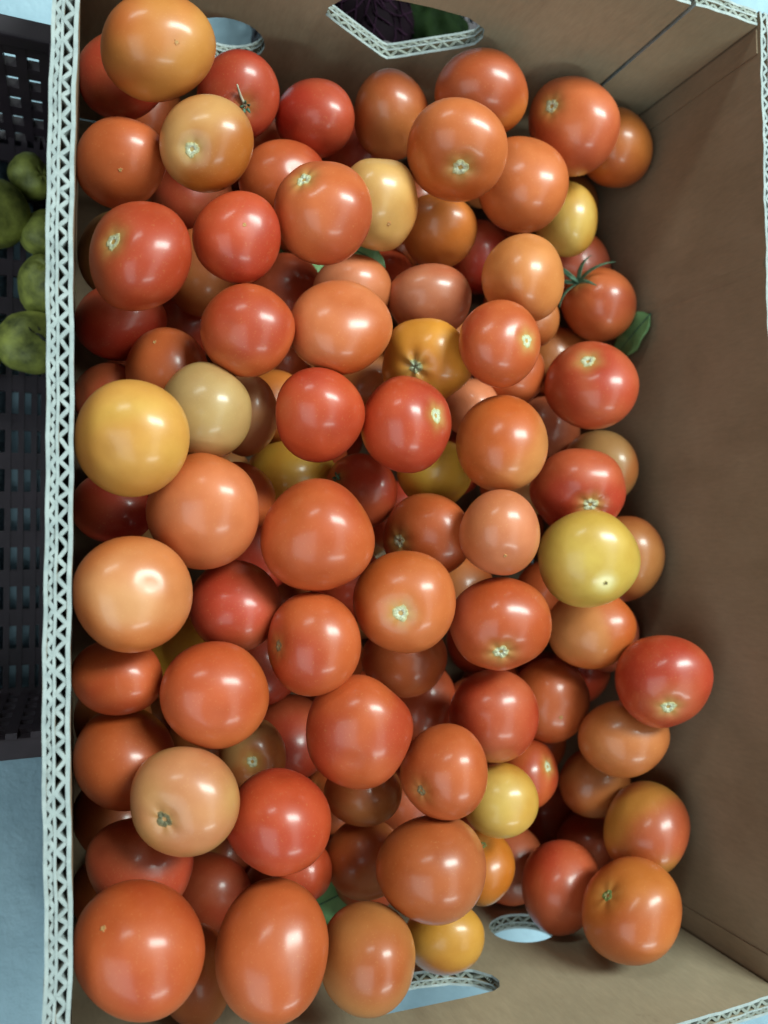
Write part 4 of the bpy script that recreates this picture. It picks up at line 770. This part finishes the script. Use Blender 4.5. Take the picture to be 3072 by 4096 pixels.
((0.3242,-0.1134,0.0624),(0.01843,-0.00464,0.01632,0.01697,0.00504,-0.01773,0,0.0241,0.00684),(4,0.006,0.919,0.09,0.014,4.045,0.727,3.643,6.147,4.942),'red2',''),
((0.3725,0.1209,0.0658),(0,0.02557,0.00535,-0.02555,0.00112,-0.00534,-0.00546,-0.00523,0.02501),(6,0.006,0.93,0.09,0.014,4.171,2.025,5.762,2.201,2.025),'orange',''),
((0.0959,-0.1287,0.0505),(-0.02192,-0.00378,-0.01036,-0.01103,0.00752,0.02059,0,0.02305,-0.00841),(4,0.006,0.927,0.09,0.02,0.52,3.684,3.732,3.744,1.875),'orangered',''),
((0.3735,-0.1129,0.0647),(-0.00461,0.01195,-0.02049,-0.02372,-0.00232,0.00398,0,0.02087,0.01217),(4,0.006,0.886,0.09,0.02,5.725,4.402,3.241,4.501,2.791),'brownred',''),
((0.311,-0.2274,0.061),(-0.01541,-0.00549,0.01751,0.01835,-0.00461,0.01471,0,0.02287,0.00717),(4,0.006,0.937,0.09,0.025,5.206,0.289,6.279,3.695,3.723),'red4',''),
((0.3185,0.1865,0.1195),(-0.02227,-0.00071,0.01372,0.01374,-0.00115,0.02225,0,0.02614,0.00135),(5,0.006,0.914,0.09,0.027,1.309,3.677,3.768,0.232,3.932),'brownorange',''),
((0.0574,-0.0781,0.0459),(-0.02057,0.0156,-0.0077,-0.0174,-0.01844,0.00911,0,0.01193,0.02415),(5,0.006,0.921,0.09,0.026,5.287,6.156,6.128,4.4,1.763),'brownred',''),
((0.0812,-0.1163,0.1212),(-0.017,-0.0126,-0.01305,-0.01814,0.01181,0.01223,0,0.01788,-0.01727),(5,0.006,0.908,0.09,0.024,0.381,5.502,0.238,3.077,1.372),'brownorange',''),
((0.359,-0.169,0.0463),(-0.00849,0.01434,0.01752,0.02263,0.00538,0.00657,0,0.01871,-0.01531),(4,0.006,0.934,0.09,0.016,5.892,3.822,2.231,0.38,5.372),'red2',''),
((0.2869,0.2838,0.1285),(0.0213,-0.00836,0.00817,0.01169,0.01523,-0.01489,0,0.01698,0.01738),(4,0.006,0.867,0.09,0.019,0.103,4.793,4.441,0.854,3.2),'tan3',''),
((0.2791,-0.123,0.1165),(-0.00909,0.01786,-0.01844,-0.02568,-0.00633,0.00653,0,0.01957,0.01895),(4,0.006,0.886,0.09,0.028,5.14,2.532,4.989,2.27,1.178),'red2',''),
((0.0319,0.0712,0.0746),(0.02187,0.01322,-0.00703,-0.01498,0.01931,-0.01027,0,0.01244,0.0234),(6,0.006,0.868,0.09,0.026,4.899,0.266,2.789,1.634,2.413),'tan3',''),
((0.3015,0.1196,0.1027),(-0.00194,0.01326,0.02291,0.02647,0.00097,0.00168,0,0.02297,-0.0133),(5,0.006,0.886,0.09,0.022,4.37,4.713,4,5.615,3.493),'red2',''),
((0.225,0.0909,0.1086),(0.02208,0.00479,-0.00818,-0.00948,0.01116,-0.01905,0,0.02073,0.01214),(4,0.006,0.875,0.09,0.02,5.93,3.803,1.941,5.066,2.479),'tan3',''),
((0.0902,0.0506,0.1049),(-0.01614,-0.01503,0.00932,0.01769,-0.01372,0.0085,0,0.01262,0.02036),(4,0.006,0.931,0.09,0.012,2.661,1.771,2.161,0.571,2.525),'tan3',''),
((0.2594,0.1256,0.0431),(0,0.02493,0.00857,0.02634,-0.00037,0.00109,0.00115,0.00856,-0.02491),(6,0.006,0.938,0.09,0.019,2.256,0.112,0.443,2.357,0.712),'orange',''),
((0.2301,0.2499,0.1253),(0.02662,-0.00231,0.00352,0.00421,0.01458,-0.02227,0,0.02254,0.01476),(6,0.006,0.875,0.09,0.027,3.145,4.394,1.143,2.975,4.483),'orange',''),
((0.1576,0.1545,0.0421),(0.02194,0.00763,-0.00984,-0.01245,0.01344,-0.01734,0,0.01993,0.01545),(5,0.006,0.902,0.09,0.028,3.514,5.543,0.204,3.965,3.205),'orange',''),
((0.1226,0.0444,0.0422),(0.02462,-0.0015,0.00133,0.00201,0.01845,-0.0163,0,0.01635,0.01852),(5,0.006,0.888,0.09,0.027,4.909,1.261,0.802,0.149,1.128),'tan3',''),
]

for i, row in enumerate(TOMATOES): tomato(row, 100+i)
for i, row in enumerate(BURIED): tomato(row, 900+i, 'shadowed tomato buried under the top layers, glimpsed at most through dark gaps', 'tomatoes buried deep in the box')

# ---------------------------------------------------------------- loose leaves
def leaf(loc, tipdir, normal, length, width, label, bend=0.25):
    x = Vector(tipdir).normalized(); z = Vector(normal); z = (z - x*z.dot(x)).normalized(); y = z.cross(x)
    n, m = 14, 6; V = []; F = []
    for s in (0, 1):
        for i in range(n+1):
            q = i/n; w = width*0.5*(math.sin(math.pi*q**0.8)**0.8)+0.0002
            for j in range(m+1):
                u = j/m*2-1
                h = bend*length*(q-0.5)**2*-1 + 0.22*abs(u)*w + 0.0012*math.sin(q*19+u*3)*abs(u) - s*0.0006
                V.append(x*((q-0.5)*length) + y*(u*w) + z*h)
    k = (n+1)*(m+1)
    for i in range(n):
        for j in range(m):
            a = i*(m+1)+j; F.append((a, a+m+1, a+m+2, a+1)); F.append((k+a, k+a+1, k+a+m+2, k+a+m+1))
    for i in range(n):
        a = i*(m+1); F.append((a, k+a, k+a+m+1, a+m+1)); a += m; F.append((a, a+m+1, k+a+m+1, k+a))
    o = obj('leaf', mesh('leaf', V, F, True), None, [M_LEAF]); o.location = loc
    tag(o, label, 'leaf', 'loose green leaves among the tomatoes')
    mb = MB(); mb.tube([x*((i/8-0.5)*length*1.05)+z*(bend*length*(i/8-0.5)**2*-1+0.0003) for i in range(9)], [0.0007*(1-i/10) for i in range(9)], 6)
    mb.build('midrib', o, [M_CALYX], True)
    return o
leaf((0.3935, 0.1600, 0.1600), (0, -0.5, -0.85), (-1, 0.1, 0.15), 0.050, 0.030, 'flat green leaf standing between the red tomatoes and the right wall', 0.12)
leaf((0.1726, -0.2410, 0.1103), (0.9, 0.35, 0.1), (0.2, 0, 1), 0.050, 0.034, 'bright green leaf in the gap above the brown-orange tomato at the front')
leaf((0.1765, 0.1940, 0.1644), (0.9, -0.4, 0.1), (0, 0.2, 1), 0.030, 0.022, 'yellow-green leaf tip between the large red and the upright tan tomato')
leaf((0.1562, 0.2155, 0.0874), (0.8, 0.5, 0.0), (0, 0.1, 1), 0.048, 0.034, 'dim olive leaf in the dark gap under the large red tomato')


# ---------------------------------------------------------------- green fruit in the crate
def fruit(loc, r, seed, label, crack=False):
    rg = np.random.default_rng(seed)
    par = (5, 0.05, rg.uniform(0.85, 1.15), 0.14, 0.10, *rg.uniform(0, 6.28, 5))
    a = rg.normal(size=3); a /= np.linalg.norm(a)
    q = Vector((0, 0, 1)).rotation_difference(Vector(a)).to_matrix(); Lm = np.array(q)*r
    P = shape_at(par, TH, FI); d = P/np.linalg.norm(P, axis=-1, keepdims=True)
    P = P*(1+0.04*np.sin(5*d[..., :1]+seed)*np.sin(4*d[..., 1:2])+0.014*np.sin(13*d[..., 2:]+1)*np.sin(13*d[..., :1]))
    V = [P[0, 0]]+list(P[1:-1].reshape(-1, 3))+[P[-1, 0]]; n = len(V)
    F = [tuple(v+1 for v in f) for f in FACES]
    for j in range(NP):
        b = 1+(NT-2)*NP; F.append((0, 1+j, 1+(j+1) % NP)); F.append((n-1, b+(j+1) % NP, b+j))
    o = obj('green_fruit', mesh('green_fruit', np.array(V)@Lm.T, F, True), None, [M_FRUIT]); o.location = loc
    tag(o, label, 'fruit', 'green fruit in the dark crate')
    if crack:
        mb = MB(); k = r*1.01
        for (a0, b0, a1, b1, w) in ((-0.25, 0.35, 0.05, 0.10, 0.03), (0.05, 0.10, 0.45, -0.12, 0.055), (0.1, 0.3, 0.2, 0.22, 0.03)):
            pts = []
            for i in range(6):
                q = i/5; x = a0+(a1-a0)*q; y = b0+(b1-b0)*q+0.03*math.sin(q*7); z = math.sqrt(max(0.05, 1-x*x-y*y))
                pts.append((x*k, y*k, z*k*0.985))
            mb.tube(pts, [w*r*math.sin(math.pi*(i+0.6)/6.2) for i in range(6)], 6)
        mb.build('skin_crack', o, [M_CRACK], True)
    return o
fruit((-0.029, 0.264, 0.045), 0.0150, 11, 'olive green fruit farthest back in the dark crate')
fruit((-0.054, 0.234, 0.045), 0.0240, 12, 'bright green round fruit cut by the left picture edge')
fruit((-0.020, 0.226, 0.042), 0.0165, 13, 'dull olive fruit half under the box rim, below the farthest one')
fruit((-0.019, 0.188, 0.044), 0.0195, 14, 'green fruit with yellow flush half under the box rim')
fruit((-0.026, 0.146, 0.045), 0.0225, 15, 'large yellow-green fruit with a dark crack, nearest in the crate', True)
fruit((-0.062, 0.134, 0.043), 0.0150, 16, 'sliver of yellow-green fruit at the left picture edge beside the cracked one')

# ---------------------------------------------------------------- things glimpsed through the handle hole
def lumpy(name, loc, rad, scale, seed, mat, amp=0.12, fr=5.0):
    rg = np.random.default_rng(seed); ph = rg.uniform(0, 6.28, 3)
    d = np.stack([np.sin(TH)*np.cos(FI), np.sin(TH)*np.sin(FI), np.cos(TH)], -1)
    k = 1+amp*np.sin(fr*d[..., 0]+ph[0])*np.sin(fr*d[..., 1]+ph[1])+amp*0.7*np.sin(fr*1.7*d[..., 2]+ph[2])*np.sin(fr*1.5*d[..., 0])
    P = d*k[..., None]*rad*np.array(scale)
    V = [P[0, 0]]+list(P[1:-1].reshape(-1, 3))+[P[-1, 0]]; n = len(V)
    F = [tuple(v+1 for v in f) for f in FACES]
    for j in range(NP):
        b = 1+(NT-2)*NP; F.append((0, 1+j, 1+(j+1) % NP)); F.append((n-1, b+(j+1) % NP, b+j))
    o = obj(name, mesh(name, V, F, True), None, [mat]); o.location = loc
    return o, P
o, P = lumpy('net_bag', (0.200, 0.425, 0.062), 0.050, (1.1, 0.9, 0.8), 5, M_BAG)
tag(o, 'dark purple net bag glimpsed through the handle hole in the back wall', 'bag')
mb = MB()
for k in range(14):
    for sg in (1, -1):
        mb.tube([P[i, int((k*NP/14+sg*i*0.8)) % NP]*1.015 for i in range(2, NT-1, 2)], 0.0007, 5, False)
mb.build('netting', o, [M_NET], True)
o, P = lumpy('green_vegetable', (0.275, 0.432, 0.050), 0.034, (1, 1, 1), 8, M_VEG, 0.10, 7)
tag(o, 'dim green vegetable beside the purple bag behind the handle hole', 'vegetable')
